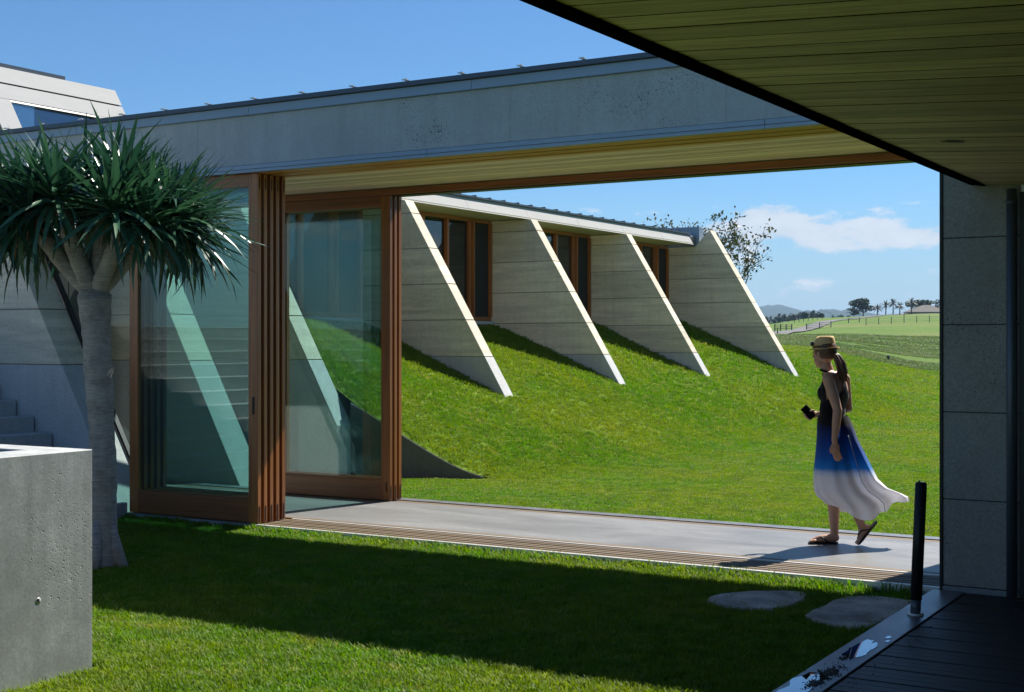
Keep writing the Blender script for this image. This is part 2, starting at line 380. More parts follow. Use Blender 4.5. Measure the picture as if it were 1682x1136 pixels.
# ------------------------------------------------------------------ geometry helpers
class MB:
    def __init__(s): s.v = []; s.f = []; s.sm = []
    def add(s, vs, fs, smooth=False):
        o = len(s.v); s.v += [tuple(p) for p in vs]
        for f in fs: s.f.append(tuple(i+o for i in f)); s.sm.append(smooth)
        return s
    def box(s, x0, x1, y0, y1, z0, z1):
        v = [(x, y, z) for z in (z0, z1) for y in (y0, y1) for x in (x0, x1)]
        return s.add(v, [(0, 2, 3, 1), (4, 5, 7, 6), (0, 1, 5, 4), (2, 6, 7, 3), (0, 4, 6, 2), (1, 3, 7, 5)])
    def prism(s, poly, y0, y1, axis='y'):
        """poly in (x,z) extruded along y, or (x,y) along z, or (y,z) along x"""
        n = len(poly)
        mk = {'y': lambda p, t: (p[0], t, p[1]), 'z': lambda p, t: (p[0], p[1], t), 'x': lambda p, t: (t, p[0], p[1])}[axis]
        v = [mk(p, y0) for p in poly] + [mk(p, y1) for p in poly]
        a = sum(poly[i][0]*poly[(i+1) % n][1]-poly[(i+1) % n][0]*poly[i][1] for i in range(n))
        f = [tuple(range(n)), tuple(range(2*n-1, n-1, -1))] + [(i, i+n, (i+1) % n+n, (i+1) % n) for i in range(n)]
        flip = (a > 0) if axis != 'y' else (a < 0)
        if flip: f = [tuple(reversed(q)) for q in f]
        return s.add(v, f)
    def tube(s, pts, rads, n=10, caps=True, smooth=True, squash=None):
        pts = [Vector(p) for p in pts]; rings = []
        up = Vector((0.123, 0.97, 0.2)); prev = None
        for i, p in enumerate(pts):
            d = (pts[min(i+1, len(pts)-1)]-pts[max(i-1, 0)]).normalized()
            if prev is None:
                a = d.cross(up); 
                if a.length < 0.05: a = d.cross(Vector((1, 0, 0)))
                a.normalize()
            else:
                a = (prev - d*prev.dot(d)).normalized()
            prev = a; b = d.cross(a)
            r = rads[i] if hasattr(rads, '__len__') else rads
            rings.append([p + (a*math.cos(2*PI*k/n)+b*math.sin(2*PI*k/n))*r for k in range(n)])
        v = [q for r in rings for q in r]; f = []
        for i in range(len(pts)-1):
            for k in range(n):
                f.append((i*n+k, i*n+(k+1) % n, (i+1)*n+(k+1) % n, (i+1)*n+k))
        if caps:
            f.append(tuple(reversed(range(n)))); f.append(tuple(range((len(pts)-1)*n, len(pts)*n)))
        return s.add(v, f, smooth)
    def cyl(s, x, y, z0, z1, r, n=20):
        return s.tube([(x, y, z0), (x, y, z1)], r, n)
    def capsule(s, p0, p1, r0, r1, n=14, k=5):
        p0, p1 = Vector(p0), Vector(p1); d = (p1-p0).normalized(); P = []; R = []
        for i in range(k):
            a = PI/2*(1-i/k); P.append(p0-d*r0*math.sin(a)); R.append(max(1e-4, r0*math.cos(a)))
        P.append(p0); R.append(r0); P.append(p1); R.append(r1)
        for i in range(1, k+1):
            a = PI/2*i/k; P.append(p1+d*r1*math.sin(a)); R.append(max(1e-4, r1*math.cos(a)))
        return s.tube(P, R, n)
    def ellipsoid(s, c, rad, rot=None, n=20, m=12):
        c = Vector(c); rot = rot or Matrix.Identity(3); v = []; f = []
        for i in range(m+1):
            a = PI*i/m - PI/2
            for k in range(n):
                b = 2*PI*k/n
                ca = max(math.cos(a), 1e-3)
                v.append(c + rot @ Vector((rad[0]*ca*math.cos(b), rad[1]*ca*math.sin(b), rad[2]*math.sin(a))))
        for i in range(m):
            for k in range(n): f.append((i*n+k, i*n+(k+1) % n, (i+1)*n+(k+1) % n, (i+1)*n+k))
        f.append(tuple(reversed(range(n)))); f.append(tuple(range(m*n, (m+1)*n)))
        return s.add(v, f, True)
    def mesh(s, name, mat=None, bevel=0.0):
        me = bpy.data.meshes.new(name); me.from_pydata(s.v, [], s.f)
        me.polygons.foreach_set('use_smooth', s.sm)
        if bevel:
            bm = bmesh.new(); bm.from_mesh(me)
            bmesh.ops.bevel(bm, geom=[e for e in bm.edges if e.calc_face_angle(0) > 0.6], offset=bevel, segments=1, affect='EDGES', profile=0.5)
            bm.to_mesh(me); bm.free()
        me.update()
        if mat is not None: me.materials.append(M[mat] if isinstance(mat, str) else mat)
        return me
    def build(s, name, mat=None, parent=None, bevel=0.0, loc=None):
        return link(name, s.mesh(name, mat, bevel), parent, loc)

def link(name, data, parent=None, loc=None):
    o = bpy.data.objects.new(name, data); COL.objects.link(o)
    if loc is not None: o.location = loc
    if parent is not None:
        o.parent = parent
        o.matrix_parent_inverse = world_of(parent).inverted()
    return o
def world_of(o):
    m = o.matrix_basis.copy()
    if o.parent: m = world_of(o.parent) @ o.matrix_parent_inverse @ m
    return m
def tag(o, label=None, cat=None, group=None, kind=None):
    if label: o['label'] = label
    if cat: o['category'] = cat
    if group: o['group'] = group
    if kind: o['kind'] = kind
    return o
def thing(name, label, cat, loc=(0, 0, 0), group=None):
    o = bpy.data.objects.new(name, None); COL.objects.link(o); o.location = loc; o.empty_display_size = 0.2
    return tag(o, label, cat, group)
def copy_tree(o, parent=None):
    c = o.copy(); COL.objects.link(c)
    if parent is not None: c.parent = parent; c.matrix_parent_inverse = o.matrix_parent_inverse.copy()
    for ch in [q for q in o.children]: copy_tree(ch, c)
    return c
def box(name, parent, mat, x0, x1, y0, y1, z0, z1, bevel=0.0):
    return MB().box(x0, x1, y0, y1, z0, z1).build(name, mat, parent, bevel)
def evald(o):
    dg = bpy.context.evaluated_depsgraph_get()
    return bpy.data.meshes.new_from_object(o.evaluated_get(dg), depsgraph=dg)
def smoothstep(a, b, x):
    t = np.clip((x-a)/(b-a), 0, 1); return t*t*(3-2*t)

# ------------------------------------------------------------------ terrain
LAWN = -0.06
_Y = np.arange(-50, 5001, 1.0)
_k = np.hanning(13); _k /= _k.sum()
def _prof(ys, zs):
    p = np.interp(_Y, ys, zs); q = np.convolve(np.pad(p, 6, mode='edge'), _k, 'valid'); return q
_PL = _prof([-50, 26, 36, 48, 56, 80, 110, 150, 220, 250, 360, 450, 480, 700, 1200, 5000], [0, 0, 0.40, 1.38, 1.62, 1.85, 2.05, 2.4, 3.9, 4.6, 7.4, 9.4, 9.3, 4, -10, -14])
_PR = _prof([-50, 28, 36, 48, 56, 80, 110, 150, 220, 350, 450, 480, 700, 1200, 5000], [0, 0, 0.16, 0.72, 0.80, 0.95, 1.3, 2.2, 4.4, 8.0, 11.0, 11.0, 6, -10, -14])
def cam_xy(x, y): return CT*x+ST*y, -ST*x+CT*y
def from_cam(X, Y): return CT*X-ST*Y, ST*X+CT*Y
def base_z(x, y):
    x = np.asarray(x, float); y = np.asarray(y, float)
    X, Y = cam_xy(x, y)
    t = np.clip((X/np.maximum(Y, 5)-0.207)/0.11, 0, 1); t = t*t*(3-2*t)
    zl = np.interp(Y, _Y, _PL); zr = np.interp(Y, _Y, _PR)
    z = zl*(1-t)+zr*t
    z = z + 0.05*np.sin(x*0.21+1)*np.sin(y*0.17)*smoothstep(24, 40, Y) + 0.30*np.sin(x*0.045+2)*np.sin(y*0.035+1)*smoothstep(90, 220, Y)
    z = z - 2.1*(1-smoothstep(0.183, 0.226, X/np.maximum(Y, 5)))*smoothstep(240, 430, Y)
    return z + LAWN
def bank_z(x, y):
    """height of the grass bank against the wing"""
    x = np.asarray(x, float); y = np.asarray(y, float)
    q = smoothstep(13.3, 17.2, y)
    toe = -9.24 + 0.74*q; kk = 0.10 + 0.24*q; slp = 0.64 - 0.22*q
    u = (toe-x)/kk
    sp = np.where(u > 20, u, np.log1p(np.exp(np.minimum(u, 20))))*kk
    h = slp*sp*(1-smoothstep(30.5, 38, y))
    h = 2.04 - np.log1p(np.exp(np.minimum((2.04-h)/0.06, 50)))*0.06
    h = np.maximum(h, 0)
    h = h + 0.03*np.sin(y*0.9+x)*smoothstep(0.1, 0.6, h)
    return h
def bank_edge(x):
    x = np.asarray(x, float)
    return np.where(x < -10.60, 13.82, 13.82+0.36*(x+10.60))
def ground_z(x, y):
    x = np.asarray(x, float); y = np.asarray(y, float)
    return base_z(x, y) + np.where((y > bank_edge(x)) & (x < -5), bank_z(x, y), 0)
def padmask(x, y):
    X, Y = cam_xy(np.asarray(x, float), np.asarray(y, float))
    s = np.clip((X/np.maximum(Y, 5)-0.2)/0.12, 0, 1.2)
    edge = 53.5 - 5.5*s + 0.6*np.sin(X*0.8)
    return smoothstep(-0.5, 0.5, Y-edge)

def grid_mesh(name, xs, ys, zf, mat):
    nx, ny = len(xs), len(ys)
    gx, gy = np.meshgrid(xs, ys)
    px, py = gx.ravel(), gy.ravel()
    return px, py, nx, ny
def sheet(name, px, py, pz, nx, ny, mat, mask=None):
    me = bpy.data.meshes.new(name)
    i = (np.arange(ny-1)[:, None]*nx + np.arange(nx-1)[None, :]).ravel()
    f = np.stack([i, i+1, i+1+nx, i+nx], 1)
    me.from_pydata(np.stack([px, py, pz], 1).tolist(), [], f.tolist())
    me.polygons.foreach_set('use_smooth', np.ones(len(f), bool))
    if mask is not None:
        a = me.attributes.new('paddock', 'FLOAT', 'POINT'); a.data.foreach_set('value', np.asarray(mask, np.float32))
    me.materials.append(M[mat]); me.update()
    return me
def geo_levels(a, b, n, lin):
    """spacing lin near zero growing outwards from 0 to b"""
    t = np.linspace(0, 1, n); return a + (b-a)*(np.expm1(t*lin)/np.expm1(lin))
Yl = np.concatenate([np.linspace(-40, -2, 12), geo_levels(0, 4600, 430, 6.6)])
Xr = geo_levels(0, 3200, 190, 6.6)
Xl = np.concatenate([-Xr[:0:-1], Xr])
gX, gY = np.meshgrid(Xl, Yl); gx, gy = from_cam(gX.ravel(), gY.ravel())
me = sheet('ground', gx, gy, base_z(gx, gy), len(Xl), len(Yl), 'ground', padmask(gx, gy))
tag(link('ground', me), kind='structure')
bx_ = np.linspace(-13.6, -6.0, 150); bt_ = np.linspace(0, 1, 240)**1.25
gx, gt = [q.ravel() for q in np.meshgrid(bx_, bt_)]
e_ = bank_edge(gx); gy = e_ + (44-e_)*gt
me = sheet('grass_bank', gx, gy, base_z(gx, gy)+bank_z(gx, gy)-0.012, 150, 240, 'ground', np.zeros(len(gx)))
tag(link('grass_bank', me), kind='structure')

# ------------------------------------------------------------------ fins of the wing
PL_TOP = 1.43; LIFT = 0.57; SL = 1.65
def fin(yf, thick, zbase, zend, label, off=0.0, top=3.93, xback=-13.6, apex=None, cut=None, slope=SL, group='slanted fin walls along the wing'):
    """A wall in the x direction with a slanted outer edge; xline(z) is that edge."""
    xl = lambda z: -10.77 + off - (z-0.97)/slope
    t = thing('fin_wall', label, 'wall', (xl(zend), yf+thick/2, zend), group)
    def piece(name, z0, z1, mat, i):
        pts = [(xback, z0), (xl(z0), z0), (xl(z1), z1), (xback, z1)]
        if apex and z1 > top:
            za, xb = apex
            zz1 = min(z1, za)
            xr = lambda z: xb + (z-top)*0.96
            if z0 < top: pts = [(xback, z0), (xl(z0), z0), (xl(zz1), zz1), (xr(zz1), zz1), (xb, top), (xback, top)]
            else: pts = [(xr(z0), z0), (xl(z0), z0), (xl(zz1), zz1), (xr(zz1), zz1)]
        if cut is not None: pts = [(min(px, cut), pz) for px, pz in pts]
        if cut is not None and xl(z0) > cut > xl(z1):
            zc = 0.97 - (cut+10.77-off)*slope
            pts = [(xback, z0), (cut, z0), (cut, zc), (xl(z1), z1), (xback, z1)]
        d = 0.0015*((i*7) % 3)
        return MB().prism(pts, yf+d, yf+thick-d).build(name, mat, t, 0.004)
    # concrete plinth cast in two lengths
    zl = -0.3
    xj = xl(PL_TOP)-0.62 if zend > 0.3 else xl(PL_TOP)+0.05
    piece('plinth', zl, PL_TOP-0.004, 'plinth', 0)
    z = PL_TOP; i = 1; ztop = apex[0] if apex else top
    while z < ztop-0.01:
        z1 = min(z+LIFT, ztop)
        if ztop - z1 < 0.12: z1 = ztop
        piece('earth_layer', z+0.006, z1-0.006, 'rammed', i)
        # dark recessed joint between lifts
        zz = z
        xr_ = min(xl(zz)-0.012, cut-0.01 if cut is not None else 99)
        MB().prism([(xback, zz-0.006), (xr_, zz-0.006), (xr_-0.006, zz+0.006), (xback, zz+0.006)], yf+0.003, yf+thick-0.003).build('joint', 'joint', t)
        z = z1; i += 1
    return t
fin(9.38, 0.36, 0.0, 0.0, 'rammed earth fin on a concrete base behind the dragon tree, beside the steps', off=0.10, slope=1.68, xback=-18.0)
fin(12.05, 0.42, 0.0, 0.0, 'sunlit slanted fin seen through the front stack of glass doors', off=-0.78, slope=1.8)
fin(13.5, 0.30, 0.0, 0.0, 'slanted fin seen through the rear stack of glass doors, its nose cut upright', off=-0.12, cut=-10.68, slope=1.75)
fin(17.6, 0.25, 0.95, 0.95, 'fin wall right beside the rear door stack, nearest of the four above the grass bank')
fin(21.6, 0.25, 0.95, 0.95, 'second fin wall along the grass bank from the rear door stack')
fin(25.6, 0.25, 0.95, 0.95, 'third fin wall along the grass bank, just before the peaked end fin')
fin(29.6, 0.30, 0.65, 0.65, 'peaked end fin of the wing rising above the roof edge, nearest the bare tree', off=0.43, top=3.90, apex=(4.28, -12.72), xback=-13.6)

# ------------------------------------------------------------------ wing of the house
wing = thing('house_wing', 'low wing with timber framed windows and pale metal eaves between the slanted fins', 'house', (-13.44, 15, 0))
XF = -13.44
box('floor_slab', wing, 'plinth', -18, XF+0.04, 9.75, 29.55, 1.75, 1.98)
box('base_wall', wing, 'plinth', -13.75, XF, 9.75, 29.55, -0.3, 1.745)
box('back_wall', wing, 'interior', -18.2, -18.0, 9.4, 29.6, -0.2, 4.0)
box('end_wall', wing, 'rammed', -18.0, -13.62, 29.6, 29.85, -0.2, 3.9)
box('ceiling', wing, 'interior', -18.0, XF+0.02, 9.4, 29.58, 3.96, 4.02)
# eaves soffit, sheets of 2 m
fin_y = [9.38, 13.5, 17.6, 21.6, 25.6, 29.6]
thick = [0.36, 0.30, 0.25, 0.25, 0.25]
M['eaves'] = mat_plain('eaves_lining', (0.50, 0.46, 0.33), 0.6, 0, 0.3, 0.06, 3)
yy = 13.7
ys = [13.66, 15.6, 17.6, 19.6, 21.65, 23.65, 25.65, 27.6, 29.25]
for a, b in zip(ys[:-1], ys[1:]):
    box('eaves_panel', wing, 'eaves', XF-0.02, -12.61, a+0.002, b-0.002, 3.935, 3.958)
    MB().prism([(-12.60, 3.925), (-12.745, 4.165), (-12.775, 4.165), (-12.64, 3.925)], a+0.004, b-0.004).build('fascia_panel', 'silver', wing)
box('fascia_end', wing, 'zincdark', -12.95, -12.70, 29.26, 29.58, 3.93, 4.14, 0.01)
MB().prism([(-12.70, 4.168), (-12.70, 4.20), (-18.0, 4.10), (-18.0, 4.06)], 12.3, 29.3).build('roof', 'zincdark', wing)
sm = MB().box(-0.012, 0.012, -0.02, 0.02, 0, 0.035)
for i in range(34):
    y = 12.6+0.49*i
    if y > 29.2: break
    MB().prism([(-12.695, 4.203), (-12.70, 4.226), (-17.9, 4.126), (-17.9, 4.103)], y-0.012, y+0.012).build('roof_seam', 'zincdark', wing)
# parapet of folded metal behind the end fin
for i, (a, b) in enumerate(((-12.62, -13.35), (-13.36, -14.3), (-14.31, -15.4), (-15.41, -16.6))):
    box('parapet_panel', wing, 'zinc', b, a, 29.62, 29.86, 3.91, 4.37 + 0.004*(i % 2), 0.004)
def bay(y0, y1):
    """a run of five tall panes in timber frames between two fins"""
    w = MB(); w.box(XF-0.06, XF+0.03, y0, y1, 3.86, 3.93); w.box(XF-0.06, XF+0.03, y0, y1, 2.045, 2.12)
    fr = w.build('window', 'cedar_y', wing, 0.004)
    box('sill', fr, 'plinth', XF-0.05, XF+0.09, y0, y1, 1.985, 2.04, 0.004)
    n = max(2, round((y1-y0)/0.75)); p = (y1-y0)/n
    for i in range(n+1):
        y = y0+p*i
        yc = min(max(y, y0+0.03), y1-0.03)
        box('mullion', fr, 'cedar', XF-0.05, XF+0.045 + 0.012*(i % 2), yc-0.03, yc+0.03, 2.12, 3.86, 0.004)
        if i == n-1: box('mullion', fr, 'cedar', XF-0.03, XF+0.10, yc+0.034, yc+0.075, 2.12, 3.86, 0.004)
    for i in range(n):
        a, b = y0+p*i+0.045, y0+p*(i+1)-0.045
        if i == n-1: a += 0.05
        box('pane', fr, 'winglass' if i < n-1 else 'screen', XF-0.014, XF-0.006, a, b, 2.125, 3.855)
for i in range(5):
    bay(fin_y[i]+thick[i]+0.005, fin_y[i+1]-0.005)
# pale hood of the roof light above the pavilion
hood = thing('roof_light', 'pale metal clad roof light with sloping glass rising behind the pavilion roof', 'roof light', (-13, 8, 3.9))
def slant(name, z0, z1, y0, y1, mat, push=0.0, thick=0.05, parent=hood):
    xl = lambda z: -12.77 - (z-4.41)/SL + push
    return MB().prism([(xl(z0), z0), (xl(z1), z1), (xl(z1)-thick, z1), (xl(z0)-thick, z0)], y0, y1).build(name, mat, parent)
slant('cladding_panel', 4.62, 4.82, 9.42, 12.0, 'silver')
slant('cladding_panel', 4.415, 4.60, 9.42, 12.0, 'silver', -0.006)
slant('groove', 4.58, 4.64, 9.44, 11.97, 'black', -0.03, 0.02)
slant('glass_panel', 3.86, 4.385, 10.23, 11.5, 'hoodglass', -0.04, 0.012)
slant('glass_panel', 3.86, 4.385, 9.44, 9.92, 'hoodglass', -0.04, 0.012)
slant('mullion', 3.86, 4.41, 9.93, 10.22, 'silver', -0.004)
slant('end_panel', 3.86, 4.412, 11.51, 12.0, 'silver', -0.002)
slant('head_frame', 4.385, 4.413, 9.44, 11.5, 'black', -0.012, 0.03)
box('top_roof', hood, 'zincdark', -14.4, -13.06, 9.42, 11.25, 4.825, 4.875)
box('end_wall', hood, 'silver', -14.4, -13.06, 11.9, 11.99, 3.9, 4.80)
box('backing', hood, 'interior', -14.4, -13.3, 9.44, 11.88, 3.9, 4.0)

# ------------------------------------------------------------------ retaining wall at the end of the bank
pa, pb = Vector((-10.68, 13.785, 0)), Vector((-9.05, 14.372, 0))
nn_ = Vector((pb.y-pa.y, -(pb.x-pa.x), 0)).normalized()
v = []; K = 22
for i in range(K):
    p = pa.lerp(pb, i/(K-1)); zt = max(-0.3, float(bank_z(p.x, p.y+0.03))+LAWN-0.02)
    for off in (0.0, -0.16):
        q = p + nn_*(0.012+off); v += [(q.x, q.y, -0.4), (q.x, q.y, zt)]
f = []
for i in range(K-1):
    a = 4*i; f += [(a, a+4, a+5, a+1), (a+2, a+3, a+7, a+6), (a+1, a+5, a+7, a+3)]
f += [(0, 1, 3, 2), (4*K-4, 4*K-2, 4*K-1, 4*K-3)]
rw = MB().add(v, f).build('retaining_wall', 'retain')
tag(rw, 'dark sloping concrete retaining wall holding the end of the grass bank', 'wall')

# ------------------------------------------------------------------ courtyard steps
st = thing('courtyard_steps', 'broad concrete steps rising left against the fin behind the tree', 'steps', (-10.0, 7.4, LAWN))
for k in range(12):
    x0 = -9.98-0.27*k
    box('step', st, 'plinth', x0-0.272 if k < 11 else -18.0, x0, 2.4, 9.36, -0.2, 0.10+0.16*k, 0.006)

# ------------------------------------------------------------------ pavilion
pav = thing('pavilion', 'open concrete breezeway with a deep beam, timber soffit and polished floor', 'pavilion', (-6, 10.5, 0))
PX0, PX1 = -13.2, 1.5
box('floor_slab', pav, 'floor', PX0, -0.5, 9.94, 11.43, -0.35, 0.0)
box('slab_edge', pav, 'kerb', PX0, -0.5, 9.335, 9.938, -0.35, -0.035)
box('edge_trim', pav, 'alu', -8.30, -2.22, 9.325, 9.352, -0.05, 0.004)
box('edge_kerb', pav, 'kerb', PX0, -8.305, 9.325, 9.37, -0.034, 0.0)
box('track_bed', pav, 'black', -9.98, -2.22, 9.353, 9.811, -0.0345, -0.028)
for i in range(6):
    y0 = 9.358+0.0755*i
    box('track_slat', pav, 'slat', -9.98, -2.22, y0, y0+0.047, -0.0275, 0.002-0.001*(i % 2), 0.003)
box('edge_trim', pav, 'alu', -8.30, -2.22, 9.812, 9.836, -0.034, 0.005)
box('floor_strip', pav, 'slat', -9.98, -2.22, 9.862, 9.934, -0.034, 0.003, 0.003)
box('floor_strip', pav, 'slat', -13.2, -2.22, 11.436, 11.50, -0.06, -0.004, 0.003)
box('floor_strip', pav, 'slat', -13.2, -2.22, 11.515, 11.575, -0.06, -0.006, 0.003)
box('rear_kerb', pav, 'kerb', -13.2, -2.22, 11.435, 11.76, -0.35, -0.065)
box('rear_kerb', pav, 'strip', -13.2, -2.22, 11.605, 11.76, -0.064, 0.0, 0.004)
# beam
seams = [-13.2, -11.3, -9.0, -5.6, -3.75, -1.0, 1.5]
for i, (a, b) in enumerate(zip(seams[:-1], seams[1:])):
    box('beam_panel', pav, 'beam', a+0.0006, b-0.0006, 9.30, 9.62, 3.272, 3.80, 0.0015)
fs = [-13.2, -10.6, -8.35, -5.95, -3.55, -1.2, 1.5]
for a, b in zip(fs[:-1], fs[1:]):
    MB().prism([(9.292, 3.716), (9.268, 3.722), (9.272, 3.80), (9.292, 3.80)], a+0.002, b-0.002, 'x').build('flashing', 'zinc', pav)
MB().prism([(9.292, 3.802), (9.235, 3.806), (9.240, 3.845), (9.34, 3.858), (9.9, 3.858), (9.9, 3.802)], PX0, PX1, 'x').build('cap_flashing', 'zincdark', pav)
for a, b in zip((-13.2, -9.6, -6.4, -3.45, -0.6), (-9.6, -6.4, -3.45, -0.6, 1.5)):
    box('drip_flashing', pav, 'zinc', a+0.002, b-0.002, 9.286, 9.345, 3.232, 3.268)
    box('drip_flashing', pav, 'zinc', a+0.002, b-0.002, 9.292, 9.35, 3.204, 3.229)
for i in range(5):
    y0 = 9.353+0.094*i
    box('front_header', pav, 'header', PX0, PX1, y0, y0+0.086, 3.206+0.004*(i % 2), 3.27)
box('header_core', pav, 'header', PX0, PX1, 9.63, 9.85, 3.275, 3.7)
for i in range(14):
    y0 = 9.835+0.1115*i
    o = box('board', pav, 'pine', PX0, PX1, y0, y0+0.1075, 3.266+0.0015*((i*5) % 3), 3.290)
    box('joint', pav, 'joint', PX0, PX1, y0+0.1078, y0+0.1112, 3.2715, 3.288)  # dark strip closing the board gap, its colour standing in for groove shadow
box('rear_header', pav, 'cedar_x', PX0, PX1, 11.40, 11.66, 3.195, 3.262, 0.004)
box('rear_header', pav, 'black', PX0, PX1, 11.44, 11.60, 3.185, 3.192)
box('rear_beam', pav, 'beam', PX0, PX1, 11.41, 11.74, 3.294, 3.80)
box('roof', pav, 'zincdark', PX0, PX1, 9.91, 11.78, 3.80, 3.855)
for i in range(26):
    x = -12.77+0.56*i
    box('roof_seam', pav, 'zincdark', x-0.008, x+0.008, 9.275, 11.75, 3.859, 3.868)
    box('seam_end', pav, 'alu', x-0.012, x+0.036, 9.240, 9.262, 3.8585, 3.868)

# ------------------------------------------------------------------ sliding doors
DX0, DX1 = -9.97, -8.325
def door(y0, zt=3.2, label='', group='', th=0.046):
    t = thing('sliding_door', label, 'door', ((DX0+DX1)/2, y0+th/2, 0.01), group)
    box('stile', t, 'cedar', DX0, DX0+0.115, y0, y0+th, 0.008, zt, 0.003)
    box('stile', t, 'cedar', DX1-0.115, DX1, y0, y0+th, 0.008, zt, 0.003)
    box('rail', t, 'cedar_x', DX0+0.116, DX1-0.116, y0+0.001, y0+th-0.001, 0.010, 0.215, 0.003)
    box('rail', t, 'cedar_x', DX0+0.116, DX1-0.116, y0+0.001, y0+th-0.001, zt-0.115, zt, 0.003)
    box('glass', t, 'glass', DX0+0.11, DX1-0.11, y0+0.02, y0+0.026, 0.212, zt-0.112)
    box('bead', t, 'cedar_x', DX0+0.116, DX1-0.116, y0+0.006, y0+0.019, 0.216, 0.232)
    for z0, z1 in ((0.02, 0.16), (zt-0.14, zt-0.03)):
        box('runner', t, 'black', DX1+0.0005, DX1+0.003, y0+0.017, y0+0.028, z0, z1)
    return t
words = ['first', 'second', 'third', 'fourth', 'fifth']
for i in range(5):
    d = door(9.372+0.084*i, 3.202, '%s red timber glass door of the front stack counted from the courtyard lawn' % words[i], 'front sliding doors stacked to the left')
    if i == 0:
        box('pull', d, 'black', DX1-0.068, DX1-0.040, 9.368, 9.3715, 1.00, 1.16, 0.001)
for i in range(3):
    d = door(11.405+0.082*i, 3.19, '%s red timber glass door of the rear stack counted from the inside' % words[i], 'rear sliding doors stacked to the left')
    if i == 0: box('pull', d, 'brass', DX1-0.05, DX1-0.038, 11.397, 11.4045, 0.10, 0.20, 0.001)
# fixed glass between the near fin and the doors
sg = thing('side_glazing', 'fixed dark glass filling the gap between the near fin and the doors', 'window', (-10.4, 9.78, 0))
xl0 = lambda z: -10.67-(z-0.97)/1.68
MB().prism([(xl0(0.0)+0.02, 0.0), (-9.98, 0.0), (-9.98, 3.2), (xl0(3.2), 3.2)], 9.768, 9.776).build('pane', 'glass', sg)
MB().prism([(xl0(0), 0.0), (xl0(0)+0.03, 0.0), (xl0(3.2)+0.03, 3.2), (xl0(3.2), 3.2)], 9.745, 9.80).build('frame', 'black', sg)
# inside end of the breezeway: a dark joinery wall
iw = thing('joinery_wall', 'dark joinery wall closing the inner end of the breezeway', 'wall', (-12.9, 10.6, 0))
for i in range(4):
    box('panel', iw, 'interior', -13.0, -12.95, 9.80+0.47*i, 10.262+0.47*i, 0.003, 3.26, 0.004)

# ------------------------------------------------------------------ right-hand wall, pipe, dark door
cw = thing('concrete_wall', 'grey concrete wall cast in courses at the end of the breezeway', 'wall', (-1.95, 10.4, 0))
lv = [-0.35, 0.03, 0.61, 1.195, 1.78, 2.36, 3.19]
for i, (a, b) in enumerate(zip(lv[:-1], lv[1:])):
    d = 0.012 if i == 0 else 0.0015*(i % 2)
    box('course', cw, 'wall' if i else 'kerb', -2.19, -1.69, 9.285-(0.012 if i == 0 else 0)+d*0.0, 11.62, a+0.003, b-0.003, 0.004)
    if i: box('joint', cw, 'black', -2.185, -1.695, 9.293, 11.61, a-0.004, a+0.004)
box('jamb', cw, 'black', -2.212, -2.193, 9.278, 11.62, 0.0, 3.19)
pipe = thing('downpipe', 'round steel downpipe standing at the right end of the concrete wall', 'pipe', (-1.735, 9.21, 0))
MB().cyl(-1.735, 9.21, 0.006, 2.66, 0.034, 24).build('pipe', 'zincdark', pipe)
MB().cyl(-1.735, 9.21, 2.56, 2.585, 0.037, 24).build('collar', 'zincdark', pipe)
dd = thing('dark_door', 'near black door in the shade right of the downpipe', 'door', (-1.2, 9.3, 0))
box('frame', dd, 'black', -1.688, -1.62, 9.22, 9.34, 0.0, 2.64, 0.003)
box('leaf', dd, 'interior', -1.618, -0.72, 9.26, 9.30, 0.01, 2.60, 0.003)
box('frame', dd, 'black', -0.718, -0.65, 9.22, 9.34, 0.0, 2.62, 0.003)
hw = thing('house_wall', 'dark house wall along the inner side of the deck', 'wall', (0.9, 4, 0))
for i in range(10):
    box('panel', hw, 'interior', 0.95, 1.0, -3+1.2*i, -1.804+1.2*i, 0.003, 2.5)
box('panel', hw, 'interior', -0.64, 1.1, 9.26, 9.4, 0.0, 2.6)

# ------------------------------------------------------------------ deck and its roof
deck = thing('deck', 'dark timber deck edged by a steel strip under the low roof', 'deck', (-1, 6, 0))
box('edge_strip', deck, 'strip', -2.255, -2.045, -2.0, 9.262, -0.14, 0.0, 0.003)
i = 0; y = 9.25
while y > 2.2:
    w = 0.0925
    box('deck_board', deck, 'deck', -2.035, 0.94, y-w+0.005, y, -0.035, -0.004-0.0015*((i*2) % 3), 0.003)
    y -= w+0.001; i += 1
box('joist', deck, 'black', -2.035, 0.94, 2.2, 9.25, -0.14, -0.06)
rf = thing('deck_roof', 'low veranda roof lined with wide limewashed boards and a black steel edge', 'roof', (-0.5, 5, 2.7))
SLP = 0.06
zs = lambda x: 2.705 + SLP*(-1.93-x)
ywid = [0.185, 0.20, 0.19, 0.21, 0.18]
y = 9.272; i = 0
while y > -1.5:
    w = 0.192
    a, b = y-w+0.014, y
    dz = 0.0008*((i*2) % 3)
    MB().prism([(-1.914, zs(-1.914)+dz), (1.1, zs(1.1)+dz), (1.1, zs(1.1)+0.035), (-1.914, zs(-1.914)+0.035)], a, b).build('board', 'oldpine', rf)
    MB().prism([(-1.914, zs(-1.914)+0.0015), (1.1, zs(1.1)+0.0015), (1.1, zs(1.1)+0.02), (-1.914, zs(-1.914)+0.02)], a-0.0135, a-0.0005).build('joint', 'edgeblack', rf)  # black strip fills the gap: the groove's shadow as colour, not steel
    y -= w; i += 1
MB().prism([(-2.012, 2.708), (-1.916, 2.694), (-1.916, 2.74), (-2.012, 2.86)], -1.5, 9.272).build('edge_beam', 'edgeblack', rf)
MB().prism([(-2.06, 2.87), (1.1, 2.68), (1.1, 2.75), (-2.06, 2.94)], -1.5, 9.24).build('roof_sheet', 'zincdark', rf)
